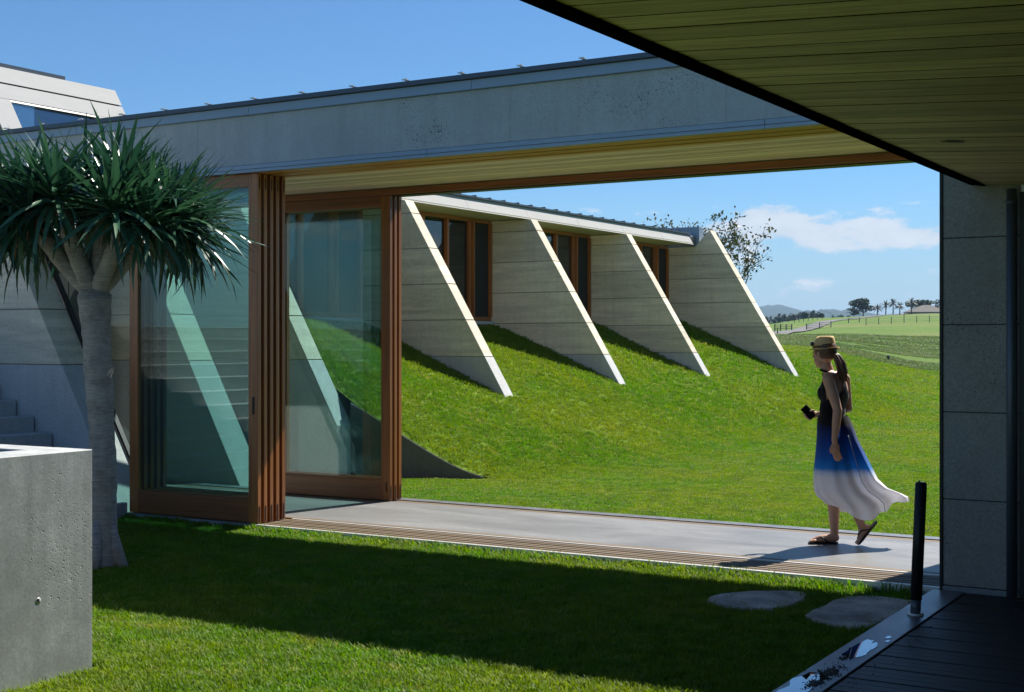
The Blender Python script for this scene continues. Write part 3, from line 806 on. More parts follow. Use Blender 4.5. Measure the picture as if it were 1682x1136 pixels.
dl = thing('downlight', 'small recessed dark downlight in the veranda ceiling', 'downlight', (-1.58, 6.9, 2.68))
# ring lying in the sloping lining
def disc(cx, cy, r0, r1, name, mat, parent, dz):
    n = 28; v = []; 
    for k in range(n):
        a = 2*PI*k/n
        for r in (r0, r1):
            x, y = cx+r*math.cos(a), cy+r*math.sin(a); v.append((x, y, zs(x)-dz))
    f = [(2*k, 2*k+1, (2*k+3) % (2*n), (2*k+2) % (2*n)) for k in range(n)]
    if r0 < 1e-3: pass
    m = MB().add(v, f); return m.build(name, mat, parent)
disc(-1.58, 6.9, 0.044, 0.058, 'trim', 'black', dl, 0.004)
disc(-1.58, 6.9, 0.0005, 0.044, 'lamp', 'screen', dl, 0.002)
# the whole roof falls very slightly towards the near end
for o in (rf, dl):
    o.rotation_euler.x = 0.0073; o.location.z -= 0.0073*(9.272-o.location.y)

# ------------------------------------------------------------------ bollard
bo = thing('bollard_light', 'slim black bollard light leaning slightly on the deck edge strip', 'bollard', (-2.13, 8.33, 0))
lean = Vector((0.030, 0.018, 0.80))
MB().tube([(0, 0, 0.012), tuple(lean*0.12)], 0.031, 24).build('sleeve', 'zincdark', bo).location = (0, 0, 0)
MB().tube([tuple(lean*0.12), tuple(lean)], 0.035, 28).build('post', 'black', bo)
MB().cyl(0, 0, 0, 0.012, 0.049, 28).build('base_plate', 'alu', bo)
MB().tube([tuple(lean), tuple(lean*1.012)], 0.0315, 24).build('cap', 'black', bo)
MB().cyl(lean.x-0.01, lean.y, 0.808, 0.819, 0.006, 10).build('screw', 'black', bo)
for o in bo.children: o.matrix_parent_inverse = Matrix.Identity(4)

# ------------------------------------------------------------------ puddles on the strip
def blob(name, cx, cy, rx, ry, z, mat, seed, parent=None, rough=0.35, rot=0.0, xlim=(-2.25, -2.05), n=60, th=0.0015):
    pts = []
    for k in range(n):
        a = 2*PI*k/n
        r = 1+rough*mnoise.noise(Vector((math.cos(a)*2.2, math.sin(a)*2.2, seed)))+0.16*mnoise.noise(Vector((math.cos(a)*9, math.sin(a)*9, seed+5)))
        x, y = rx*r*math.cos(a), ry*r*math.sin(a)
        x, y = x*math.cos(rot)-y*math.sin(rot), x*math.sin(rot)+y*math.cos(rot)
        pts.append((min(max(cx+x, xlim[0]), xlim[1]), cy+y))
    return MB().prism(pts, z, z+th, 'z').build(name, mat, parent)
def silt(parent, cx, cy, rx, ry, n, seed):
    rr = random.Random(seed); m = MB()
    for k in range(n):
        a = rr.uniform(0, 2*PI); r = abs(rr.gauss(0, 0.5)); 
        x = min(max(cx+rx*r*math.cos(a), -2.248), -2.052); y = cy+ry*r*math.sin(a); q = rr.uniform(0.0025, 0.008)*(1.25-min(1, r)*0.7)
        m.ellipsoid((x, y, 0.0022), (q, q*1.3, 0.0022), None, 6, 4)
    return m.build('silt', 'dirt', parent)
p1 = thing('puddle', 'larger puddle with dark silt at the near end of the steel strip', 'puddle', (-2.15, 6.45, 0))
blob('water', -2.165, 6.34, 0.070, 0.27, 0.0006, 'puddle', 1.3, p1, 0.40, 0.0)
silt(p1, -2.13, 6.66, 0.070, 0.20, 340, 1); silt(p1, -2.125, 6.40, 0.045, 0.13, 240, 2)
p2 = thing('puddle', 'smaller sky blue puddle on the steel strip nearer the bollard', 'puddle', (-2.14, 7.3, 0))
blob('water', -2.145, 7.25, 0.055, 0.25, 0.0006, 'puddle', 7.7, p2, 0.45)
blob('water', -2.10, 7.62, 0.016, 0.035, 0.0006, 'puddle', 3.2, p2, 0.5)
blob('water', -2.075, 7.52, 0.010, 0.03, 0.0006, 'puddle', 5.2, p2, 0.5)
silt(p2, -2.16, 7.02, 0.03, 0.09, 60, 3)
dm = MB()
for k in range(34):
    t = random.random(); x, y = -2.0+0.10*random.random(), 6.3+2.0*t; r = 0.002+0.0035*random.random()
    dm.ellipsoid((x, y, 0.0), (r, r*1.4, 0.003), None, 8, 5)
tag(dm.build('water_drops', 'puddle'), kind='stuff')

# ------------------------------------------------------------------ flagstones
def flag(name, cx, cy, pts, label, z=LAWN+0.008):
    m = MB().prism([(cx+x, cy+y) for x, y in pts], z-0.08, z+0.025, 'z')
    return tag(m.build(name, 'stone', None, 0.012), label, 'stepping stone', 'stone slabs set in the grass')
flag('flagstone', 0, 0, [(-3.47, 8.25), (-3.50, 8.38), (-3.485, 8.52), (-3.40, 8.63), (-3.33, 8.73), (-3.13, 8.86), (-3.02, 8.875), (-2.965, 8.80), (-2.93, 8.62), (-2.92, 8.45), (-2.95, 8.30), (-3.02, 8.19), (-3.13, 8.15), (-3.22, 8.11), (-3.36, 8.15)], 'left stepping stone in the grass by the track slats')
flag('flagstone', 0, 0, [(-2.76, 8.13), (-2.775, 8.30), (-2.75, 8.49), (-2.765, 8.68), (-2.72, 8.85), (-2.61, 8.965), (-2.45, 8.985), (-2.30, 8.94), (-2.275, 8.75), (-2.28, 8.55), (-2.275, 8.18), (-2.31, 8.02), (-2.40, 7.91), (-2.52, 7.935), (-2.62, 7.99), (-2.68, 8.04)], 'right stepping stone in the grass against the deck strip')
flag('flagstone', -2.35, 12.2, [(-0.3, -0.2), (0.4, -0.2), (0.4, 0.15), (-0.25, 0.15)], 'pale slab in the rear lawn beside the concrete wall')

# ------------------------------------------------------------------ concrete trough
tr = thing('water_trough', 'tall square edged concrete trough at the left edge of the lawn', 'trough', (-6.8, 3.4, LAWN))
TX, TY, TZ = -5.56, 4.97, 1.10
box('wall', tr, 'trough', TX-0.28, TX, 1.2, TY, -0.2, TZ, 0.004)
box('wall', tr, 'trough', -8.2, TX-0.282, TY-0.20, TY-0.001, -0.2, TZ-0.001, 0.004)
box('wall', tr, 'trough', -8.48, -8.202, 1.2, TY, -0.2, TZ, 0.004)
box('wall', tr, 'trough', -8.2, TX-0.282, 1.2, 1.4, -0.2, TZ-0.001, 0.004)
box('water', tr, 'water', -8.2, TX-0.282, 1.4, TY-0.202, 0.2, TZ-0.05)
MB().tube([(TX-0.004, 4.62, 0.36), (TX+0.0015, 4.62, 0.36)], [0.0165, 0.0150], 18).build('tie_hole', 'alu', tr)  # pale disc left showing as a ring, the painted highlight round the hole
MB().tube([(TX+0.0016, 4.619, 0.361), (TX+0.0020, 4.619, 0.361)], [0.0125, 0.0120], 18).build('tie_hole_disc', 'kerb', tr)
MB().tube([(TX+0.0021, 4.617, 0.3635), (TX+0.0024, 4.617, 0.3635)], [0.0065, 0.0060], 14).build('tie_hole_disc', 'black', tr)  # flat black disc paints the shade inside the recess

# ------------------------------------------------------------------ dragon tree
def dragon_tree():
    bx, by = -7.98, 7.22
    T = thing('dragon_tree', 'dragon tree with a ringed grey trunk and a dense head of sword leaves', 'tree', (bx, by, LAWN))
    m = MB(); P = []; R = []
    for i in range(46):
        t = i/45; z = LAWN-0.06 + t*2.14
        r = 0.098 + 0.052*math.exp(-t*2.14/0.28) + 0.02*max(0, t-0.9)*10*0.5 + 0.006*math.sin(t*21) + 0.0035*math.sin(i*2.3)
        if t > 0.72: r += 0.012
        ox = 0.02*math.sin(t*3.1) - 0.045*t
        P.append((bx+ox*CT*1.0, by+ox*ST+0.012*math.sin(t*5), z)); R.append(r)
    m.tube(P, R, 26)
    top = Vector(P[-1])
    m.ellipsoid(top+Vector((0, 0, -0.03)), (0.125, 0.125, 0.12), None, 20, 10)
    # roots flaring at the foot
    for a in (0.3, 1.5, 2.7, 4.0, 5.2):
        d = Vector((math.cos(a), math.sin(a), 0))
        m.tube([Vector((bx, by, 0.30))+d*0.07, Vector((bx, by, 0.10))+d*0.12, Vector((bx, by, LAWN-0.05))+d*0.20], [0.035, 0.05, 0.045], 10)
    heads = []
    er = Vector((CT, ST, 0)); ed = Vector((-ST, CT, 0))
    limbs = [(-0.40, -0.10, 0.50, 0.062), (-0.17, -0.20, 0.58, 0.066), (0.27, -0.22, 0.50, 0.062), (0.36, 0.10, 0.46, 0.055), (-0.10, 0.25, 0.62, 0.060), (0.08, 0.02, 0.68, 0.06), (-0.36, 0.22, 0.5, 0.055), (0.24, 0.33, 0.52, 0.055)]
    for (a, b, h, r) in limbs:
        e = top + er*a + ed*b + Vector((0, 0, h))
        mid = top + er*a*0.52 + ed*b*0.52 + Vector((0, 0, h*0.40))
        pts = []; rr = []
        for i in range(12):
            t = i/11; q = top*(1-t)**2 + mid*2*t*(1-t) + e*t*t
            if i == 0: q = top + Vector((0, 0, -0.10))+(er*a+ed*b)*0.05
            pts.append(q); rr.append(r*(1.12-0.22*t)+0.002*math.sin(i*2.9))
        m.tube(pts, rr, 14)
        out = (er*a+ed*b)
        on = out.normalized() if out.length > 0.05 else er
        side = Vector((-on.y, on.x, 0))
        for s_, ln, up in ((0.6, 0.27, 0.10), (-0.6, 0.27, 0.08), (0.0, 0.36, 0.0), (0.1, 0.06, 0.15)):
            h2 = e + on*ln*0.9*(1 if out.length > 0.12 else 0.5) + side*s_*0.42 + Vector((0, 0, up))
            m.tube([e-Vector((0, 0, 0.03)), (e+h2)/2+Vector((0, 0, 0.015)), h2], [r*0.86, r*0.72, r*0.58], 10)
            heads.append((h2, (h2-e).normalized()*0.7 + Vector((0, 0, 0.55)) + on*0.25))
    m.build('trunk', 'bark', T)
    dead = MB(); rd = random.Random(77)
    for hc, d in heads:
        for i in range(16):
            a = rd.uniform(0, 2*PI); o_ = Vector((math.cos(a), math.sin(a), 0)); b0 = hc - d.normalized()*rd.uniform(0.03, 0.14) + o_*0.03
            ln = rd.uniform(0.12, 0.30); e = b0 + o_*ln*0.45 + Vector((0, 0, -ln*0.8)); mdl = (b0+e)/2 + o_*0.03; w_ = Vector((-o_.y, o_.x, 0))*rd.uniform(0.006, 0.013)
            dead.add([b0-w_, b0+w_, mdl+w_*0.8, mdl-w_*0.8, e], [(0, 1, 2, 3), (3, 2, 4)])
    dead.build('dry_leaves', 'deadleaf', T)
    # leaves
    def leaf_mesh(k):
        rr = random.Random(k); L = 1.0; n = 6; v = []; f = []
        droop = 0.06 + 0.09*(k % 5)
        for i in range(n+1):
            t = i/n; x = t*L*(1-0.10*droop*t*4); z = 0.05*math.sin(t*2.2) - droop*t*t*1.05
            w = 0.030*(1.0-0.12*t) * (1-t**3.2)**0.8 if t < 1 else 0.0008
            w = w*0.92
            v += [(x, -w, z+w*0.35), (x, 0, z), (x, w, z+w*0.35)]
        for i in range(n):
            a = 3*i; f += [(a, a+1, a+4, a+3), (a+1, a+2, a+5, a+4)]
        me = MB().add(v, f, True).mesh('leaf', 'sword'); return me
    metas = [leaf_mesh(k) for k in range(10)]
    mats = []
    for hc, d in heads:
        d = d.normalized()
        u = d.cross(Vector((0.3, 0.2, 1)));  u = u.normalized() if u.length > 0.05 else Vector((1, 0, 0)); w = d.cross(u)
        nl = 60
        for i in range(nl):
            t = (i+0.5)/nl; phi = i*2.39996 + random.uniform(-0.2, 0.2)
            tilt = math.radians(8 + 112*t**0.9) + random.uniform(-0.14, 0.14)
            dirv = d*math.cos(tilt) + (u*math.cos(phi)+w*math.sin(phi))*math.sin(tilt)
            ln = random.uniform(0.48, 0.70)*(0.80+0.3*math.sin(PI*min(1, t+0.15)))
            k = min(9, max(0, int(2+t*7+random.uniform(-2, 2)))) if tilt > 0.6 else random.choice((0, 1, 5, 6))
            X = dirv.normalized(); Z = Vector((0, 0, 1)) - X*X.z
            if Z.length < 0.12: Z = d - X*d.dot(X)
            Z = Z.normalized(); Yv = Z.cross(X)
            rot = Matrix((X, Yv, Z)).transposed().to_4x4() @ Matrix.Rotation(random.uniform(-0.5, 0.5), 4, 'X')
            mats.append((Matrix.Translation(hc - d*random.uniform(0, 0.07)) @ rot @ Matrix.Diagonal((ln, random.uniform(0.60, 0.92), ln, 1)), k))
    # the 300 leaves nearest the lens side are single parts, the rest one part
    mats.sort(key=lambda q: (q[0].translation - Vector((0, 0, 1.67))).length - 0.3*q[0].translation.z*0)
    inv = Matrix.Translation(Vector((bx, by, LAWN))).inverted()
    for mt, k in mats[:300]:
        o = bpy.data.objects.new('leaf', metas[k]); COL.objects.link(o); o.parent = T; o.matrix_local = inv @ mt
    r = MB()
    for mt, k in mats[300:]:
        me = metas[k]
        r.add([mt @ v.co for v in me.vertices], [tuple(p.vertices) for p in me.polygons], True)
    tag(r.build('leaf_mass', 'sword', T), kind='stuff')
    return T
dragon_tree()

# ------------------------------------------------------------------ grass
def tuft(k, n=11, h=0.045, spread=0.030, w=0.0032):
    rr = random.Random(100+k); m = MB()
    for i in range(n):
        a = rr.uniform(0, 2*PI); r = spread*math.sqrt(rr.random()); x, y = r*math.cos(a), r*math.sin(a)
        b = rr.uniform(0, 2*PI); L = h*rr.uniform(0.55, 1.15); bend = rr.uniform(0.2, 0.9)*L
        dx, dy = math.cos(b), math.sin(b); px, py = -dy, dx; ww = w*rr.uniform(0.7, 1.3)
        v = [(x-px*ww, y-py*ww, -0.01), (x+px*ww, y+py*ww, -0.01),
             (x+dx*bend*0.35-px*ww*0.8, y+dy*bend*0.35-py*ww*0.8, L*0.6), (x+dx*bend*0.35+px*ww*0.8, y+dy*bend*0.35+py*ww*0.8, L*0.6),
             (x+dx*bend, y+dy*bend, L*0.93)]
        m.add(v, [(0, 1, 3, 2), (2, 3, 4)])
    return m
def scatter(name, pts, scales, mat, kw):
    """one object: points carrying tufts by a geometry-nodes modifier"""
    n = len(pts)
    me = bpy.data.meshes.new(name)
    me.vertices.add(n); me.vertices.foreach_set('co', np.asarray(pts, np.float32).ravel())
    a = me.attributes.new('size', 'FLOAT', 'POINT'); a.data.foreach_set('value', np.asarray(scales, np.float32))
    a = me.attributes.new('turn', 'FLOAT', 'POINT'); a.data.foreach_set('value', (RNG.random(n)*6.283).astype(np.float32))
    a = me.attributes.new('pick', 'INT', 'POINT'); a.data.foreach_set('value', RNG.integers(0, 5, n).astype(np.int32))
    me.update()
    o = link(name, me); tag(o, kind='stuff')
    ng = bpy.data.node_groups.new(name + '_nodes', 'GeometryNodeTree')
    ng.interface.new_socket('Geometry', in_out='INPUT', socket_type='NodeSocketGeometry')
    ng.interface.new_socket('Geometry', in_out='OUTPUT', socket_type='NodeSocketGeometry')
    N, L = ng.nodes, ng.links
    gi = N.new('NodeGroupInput'); go = N.new('NodeGroupOutput')
    iop = N.new('GeometryNodeInstanceOnPoints'); iop.inputs['Pick Instance'].default_value = True
    gti = N.new('GeometryNodeGeometryToInstance')
    for k in range(5):
        src = bpy.data.objects.new('tuft', tuft(k, **kw).mesh('tuft', mat))
        oi = N.new('GeometryNodeObjectInfo'); oi.inputs['Object'].default_value = src
        L.new(oi.outputs['Geometry'], gti.inputs[0]) if k == 0 else None
        if k:
            g2 = N.new('GeometryNodeGeometryToInstance'); L.new(oi.outputs['Geometry'], g2.inputs[0])
        else: g2 = gti
        if k == 0: jn = N.new('GeometryNodeJoinGeometry')
        L.new(g2.outputs[0], jn.inputs[0])
    def attr(nm, t):
        q = N.new('GeometryNodeInputNamedAttribute'); q.data_type = t; q.inputs['Name'].default_value = nm; return q.outputs['Attribute']
    L.new(gi.outputs[0], iop.inputs['Points']); L.new(jn.outputs[0], iop.inputs['Instance'])
    L.new(attr('pick', 'INT'), iop.inputs['Instance Index'])
    cx = N.new('ShaderNodeCombineXYZ'); L.new(attr('turn', 'FLOAT'), cx.inputs[2])
    L.new(cx.outputs[0], iop.inputs['Rotation'])
    L.new(attr('size', 'FLOAT'), iop.inputs['Scale'])
    L.new(iop.outputs[0], go.inputs[0])
    md = o.modifiers.new('tufts', 'NODES'); md.node_group = ng
    return o
def rand_in(x0, x1, y0, y1, dens):
    n = int((x1-x0)*(y1-y0)*dens); return RNG.uniform(x0, x1, n), RNG.uniform(y0, y1, n)
# courtyard
x, y = rand_in(-10.0, -2.27, 3.6, 9.33, 2000)
u, vY = cam_xy(x, y)
ok = (vY > 4.5) & (np.abs(u/np.maximum(vY, 1)+0.0) < 0.42)
ok &= ~((x < -5.5) & (y < 5.02)) & ~((x < -9.94) & (y < 9.4))
def in_flag(x, y, cx, cy, ax, ay): return ((x-cx)/ax)**2+((y-cy)/ay)**2 < 1
ok &= ~(in_flag(x, y, -3.20, 8.49, 0.27, 0.37) & (RNG.random(len(x)) < 0.75)) & ~in_flag(x, y, -3.19, 8.5, 0.17, 0.26) & ~(in_flag(x, y, -2.50, 8.45, 0.28, 0.52) & (RNG.random(len(x)) < 0.75)) & ~in_flag(x, y, -2.50, 8.45, 0.19, 0.40)
ok &= ~((x > -2.95) & (y > 9.0) & (RNG.random(len(x)) < 0.75))
ok &= ~in_flag(x, y, -7.98, 7.22, 0.14, 0.14)
x, y = x[ok], y[ok]
tall = 1 + 1.0*np.exp(-((y-9.3)/0.10)**2)*RNG.random(len(x)) + 0.5*np.exp(-((x+3.0)/0.7)**2-((y-9.1)/0.15)**2)*RNG.random(len(x))
scatter('courtyard_grass', np.stack([x, y, base_z(x, y)], 1), RNG.uniform(0.45, 1.4, len(x))*tall, 'grass', dict(n=11, h=0.036, spread=0.03, w=0.0026))
# rear lawn and bank
X_, Y_ = [], []
for (a, b, dens) in ((11, 16, 1300), (16, 20, 900), (20, 26, 520), (26, 34, 280), (34, 55, 110)):
    n = int((b*b-a*a)/2*0.53*dens); yy = np.sqrt(RNG.uniform(a*a, b*b, n)); ss = RNG.uniform(-0.19, 0.335, n)
    X_.append(ss*yy); Y_.append(yy)
X_ = np.concatenate(X_); Y_ = np.concatenate(Y_)
x, y = from_cam(X_, Y_)
ok = (y > 11.77) & ((x > -13.4) | (y > 30)) & (padmask(x, y) < 0.5) & ~((x < -9.0) & (y < bank_edge(x)+0.04) & (y > bank_edge(x)-0.2)) & ~((x < -10.6) & (y < 13.84)) & ~((x > -2.7) & (y < 12.4) & (y > 12.0) & (x < -1.9)) & ~((x > -2.4) & (y < 11.7))
for f0, th in zip(fin_y[1:], thick[1:]+[0.3]):
    ok &= ~((y > f0-0.02) & (y < f0+th+0.02) & (x < -10.2) & (base_z(x, y)+bank_z(x, y) < 3.9) & (x < -10.77-(base_z(x, y)+bank_z(x, y)-0.97)/SL + 0.03 + (0.43 if f0 > 28 else 0)))
x, y, Y_ = x[ok], y[ok], Y_[ok]
scatter('lawn_grass', np.stack([x, y, ground_z(x, y)], 1), RNG.uniform(0.5, 1.45, len(x))*np.clip(Y_/19, 0.85, 2.3), 'grass', dict(n=11, h=0.022, spread=0.038, w=0.0032))
# paddock
n = 26000; yy = 46*(150/46)**RNG.random(n); ss = RNG.uniform(0.18, 0.335, n)
x, y = from_cam(ss*yy, yy); ok = padmask(x, y) > 0.6
nz = np.array([mnoise.noise(Vector((a*0.12, b*0.12, 0))) for a, b in zip(x, y)])
ok &= nz > -0.15+0.55*RNG.random(len(x))*np.clip(yy/110, 0, 1)
x, y, yy, nz = x[ok], y[ok], yy[ok], nz[ok]
scatter('paddock_grass', np.stack([x, y, base_z(x, y)], 1), RNG.uniform(0.5, 1.2, len(x))*(0.75+nz)*np.clip(yy/80, 0.55, 1.5), 'padgrass', dict(n=13, h=0.15, spread=0.30, w=0.016))

# ------------------------------------------------------------------ road, fences, far things
def at_cam(s, Y, dz=0.0):
    x, y = from_cam(s*Y, Y); return Vector((float(x), float(y), float(base_z(x, y))+dz))
rp = []
ctrl = [(0.150, 100), (0.172, 122), (0.193, 150), (0.208, 185), (0.221, 228), (0.236, 290), (0.252, 355), (0.268, 405), (0.285, 440), (0.31, 470)]
for i in range(60):
    t = i/59*(len(ctrl)-1); k = min(int(t), len(ctrl)-2); q = t-k
    rp.append((ctrl[k][0]*(1-q)+ctrl[k+1][0]*q, ctrl[k][1]*(1-q)+ctrl[k+1][1]*q))
v = []; f = []
for i, (s_, Yd) in enumerate(rp):
    a = at_cam(*rp[max(i-1, 0)]); b = at_cam(*rp[min(i+1, 59)]); d = (b-a); d.z = 0; d.normalize(); nrm = Vector((-d.y, d.x, 0))
    c = at_cam(s_, Yd)
    for j in range(5):
        p = c + nrm*(j-2)*0.8; p.z = float(base_z(p.x, p.y))+0.22-0.04*abs(j-2); v.append(p)
for i in range(59):
    for j in range(4): f.append((5*i+j, 5*i+j+1, 5*i+5+j+1, 5*i+5+j))
tag(MB().add(v, f, True).build('road', 'road'), kind='structure')
def rail_fence(s0, Y0, s1, Y1, nposts, h, rails, label, name='rail_fence'):
    a, b = at_cam(s0, Y0), at_cam(s1, Y1)
    t = thing(name, label, 'fence', a, 'timber rail fences beside the road')
    ps = [a.lerp(b, i/(nposts-1)) for i in range(nposts)]
    for p in ps:
        p.z = float(base_z(p.x, p.y)); MB().box(p.x-0.07, p.x+0.07, p.y-0.07, p.y+0.07, p.z-0.2, p.z+h).build('post', 'fence', t)
    for k in range(rails):
        zz = h*(0.9-k*0.8/max(1, rails))
        for p, q in zip(ps[:-1], ps[1:]):
            MB().tube([p+Vector((0, 0, zz)), q+Vector((0, 0, zz))], 0.042, 6).build('rail', 'fence', t)
    return t
rail_fence(0.1945, 196, 0.2070, 200, 4, 1.05, 3, 'far rail fence left of the road, nearest the peaked fin')
rail_fence(0.2180, 205, 0.2360, 232, 3, 1.05, 3, 'two bay rail fence on the right verge of the road')
rail_fence(0.2490, 258, 0.2570, 262, 2, 0.95, 1, 'single bay rail fence further up the road with one top rail')
wf = thing('wire_fence', 'thin wire fence with slim posts crossing the far paddock', 'fence', at_cam(0.28, 240))
pts = [at_cam(0.262+0.075*i/8, 236+2.0*i) for i in range(9)]
for i, p in enumerate(pts):
    hgt = 1.25 if i != 3 else 1.7
    MB().box(p.x-0.05, p.x+0.05, p.y-0.05, p.y+0.05, p.z-0.2, p.z+hgt).build('post', 'fence', wf)
for hh in (0.35, 0.7, 1.05):
    MB().tube([p+Vector((0, 0, hh)) for p in pts], 0.014, 5).build('wire', 'fence', wf)
for i in range(7):
    p = at_cam(0.209+0.0034*i, 290+12*i)
    tag(MB().box(p.x-0.06, p.x+0.06, p.y-0.06, p.y+0.06, p.z-0.2, p.z+1.1).build('fence_post', 'fence'), 'one of a row of small posts climbing beside the road', 'post', 'row of posts beyond the road')
for s_, Yd, w_, h_, lb in ((0.1965, 142, 0.05, 0.8, 'lone marker post on the near verge of the road'), (0.2785, 51.5, 0.05, 0.26, 'dark stub in the edge of the paddock grass')):
    p = at_cam(s_, Yd)
    tag(MB().box(p.x-w_, p.x+w_, p.y-w_, p.y+w_, p.z-0.1, p.z+h_).build('marker_post', 'fence', None, 0.02), lb, 'post')

def clump_crown(seed, lobes, nleaf, size, flat=0.0):
    """many small leaf faces spread through several lobes"""
    rr = random.Random(seed); m = MB()
    tot = sum(l[3]*l[4]*l[5] for l in lobes)
    for (cx, cy_, cz, ax, ay, az) in lobes:
        k = max(8, int(nleaf*(ax*ay*az)/tot))
        for i in range(k):
            while True:
                p = Vector((rr.uniform(-1, 1), rr.uniform(-1, 1), rr.uniform(-1, 1)))
                if 0.25 < p.length < 1: break
            p = p.normalized()*p.length**0.5
            q = Vector((cx+p.x*ax, cy_+p.y*ay, cz+p.z*az))
            a = Vector((rr.gauss(0, 1), rr.gauss(0, 1), rr.gauss(0, 1))).normalized()
            b = a.orthogonal().normalized(); c = a.cross(b)
            s_ = size*rr.uniform(0.5, 1.3)
            m.add([q-b*s_*0.5, q+c*s_*0.35, q+b*s_*0.6, q-c*s_*0.35], [(0, 1, 2, 3)])
    return m
def bush_tree(p, h, w, seed, label, group, nleaf=900, cone=False, name='tree', size=None):
    t = thing(name, label, 'tree', p, group)
    rr = random.Random(seed)
    MB().tube([(0, 0, -0.5), (0, 0, h*0.5), (0.03*h, 0, h*0.8)], [h*0.03, h*0.022, h*0.01], 7).build('trunk', 'farwood', t).matrix_parent_inverse = Matrix.Identity(4)
    lobes = []
    if cone:
        for k in range(7):
            z = h*(0.15+0.8*k/6); r = w*0.5*(1.05-k/6.6)
            for j in range(3):
                a = rr.uniform(0, 6.28); lobes.append((math.cos(a)*r*0.5, math.sin(a)*r*0.5, z, r*0.62, r*0.62, h*0.09))
    else:
        for k in range(11):
            a = rr.uniform(0, 6.28); r = w*0.5*rr.uniform(0.1, 0.68); z = h*rr.uniform(0.25, 0.84)
            k2 = 1.0 - 0.5*abs(z/h-0.5)
            lobes.append((math.cos(a)*r*k2, math.sin(a)*r*k2, z, w*0.24*rr.uniform(0.7, 1.2), w*0.24*rr.uniform(0.7, 1.2), h*0.15*rr.uniform(0.7, 1.2)))
    c = clump_crown(seed, lobes, nleaf, size or h*0.06).build('crown', 'foliage', t); c.matrix_parent_inverse = Matrix.Identity(4)
    return t
def to_s(u): return (u-841)/2220.0
# big round tree and its neighbours on the crest
bush_tree(at_cam(to_s(1418), 448), 6.6, 8.6, 3, 'large round dark tree standing on the crest above the road', None, 2200, size=0.55)
bush_tree(at_cam(to_s(1403), 450), 3.2, 5.0, 31, 'low bush at the left foot of the large round tree', None, 700, size=0.42)
# palms
def palm(p, h, seed, label):
    t = thing('palm_tree', label, 'palm', p, 'palms in a row on the crest')
    rr = random.Random(seed)
    o = MB().tube([(0, 0, -0.4), (0.03, 0, h*0.5), (0, 0, h)], [0.22, 0.18, 0.2], 8).build('trunk', 'farwood', t); o.matrix_parent_inverse = Matrix.Identity(4)
    m = MB()
    for i in range(34):
        a = rr.uniform(0, 6.28); el = rr.uniform(-0.7, 1.3); L = 2.5*rr.uniform(0.8, 1.15)
        d = Vector((math.cos(a)*math.cos(el), math.sin(a)*math.cos(el), math.sin(el))); s_ = Vector((-math.sin(a), math.cos(a), 0))
        base = Vector((0, 0, h)); pr = base
        for j in range(5):
            t_ = (j+1)/5; q = base + d*L*t_ + Vector((0, 0, -0.35*L*t_*t_))
            wd = 0.34*math.sin(PI*min(0.98, t_*0.85+0.1))
            m.add([pr, pr+s_*wd+Vector((0, 0, -wd*0.5)), q, pr-s_*wd+Vector((0, 0, -wd*0.5))], [(0, 1, 2), (0, 2, 3)])
            pr = q
    o = m.build('fronds', 'foliage', t); o.matrix_parent_inverse = Matrix.Identity(4)
for i, (u, hh, lb) in enumerate(((1441, 2.7, 'smallest palm, just right of the large round tree'), (1455, 3.5, 'palm second from the large round tree'), (1467, 4.0, 'middle palm of the row on the crest'), (1478, 2.9, 'short bushy palm right of the middle palm'), (1497, 4.0, 'last palm of the row, beside the roof'))):
    palm(at_cam(to_s(u), 440), hh, 50+i, lb)
# spreading conifer and shrub by the far house
bush_tree(at_cam(to_s(1516), 462), 6.4, 11.0, 9, 'dark spreading tree behind the far house roof', None, 2000, size=0.5)
bush_tree(at_cam(to_s(1548), 452), 6.0, 7.5, 12, 'green tree right of the far house roof by the wall edge', None, 1300, size=0.5)
p = at_cam(to_s(1530), 442)
fh = thing('far_house', 'far house on the crest showing only its hipped grey roof', 'house', p)
er, ed = Vector((CT, ST, 0)), Vector((-ST, CT, 0))
def P3(a, b, c): return er*a+ed*b+Vector((0, 0, c))
o = MB().add([P3(-6.4, 0, 0.5), P3(6.4, 0, 0.5), P3(6.4, 12, 0.5), P3(-6.4, 12, 0.5), P3(-1.0, 6, 2.9), P3(1.4, 6, 2.9)],
         [(0, 1, 5, 4), (1, 2, 5), (2, 3, 4, 5), (3, 0, 4)]).build('roof', 'farroof', fh); o.matrix_parent_inverse = Matrix.Identity(4)
o = MB().add([P3(a, b, c) for c in (-2.0, 0.49) for b in (0.6, 11.4) for a in (-5.8, 5.8)], [(0, 2, 3, 1), (4, 5, 7, 6), (0, 1, 5, 4), (2, 6, 7, 3), (0, 4, 6, 2), (1, 3, 7, 5)]).build('wall', 'farwall', fh); o.matrix_parent_inverse = Matrix.Identity(4)
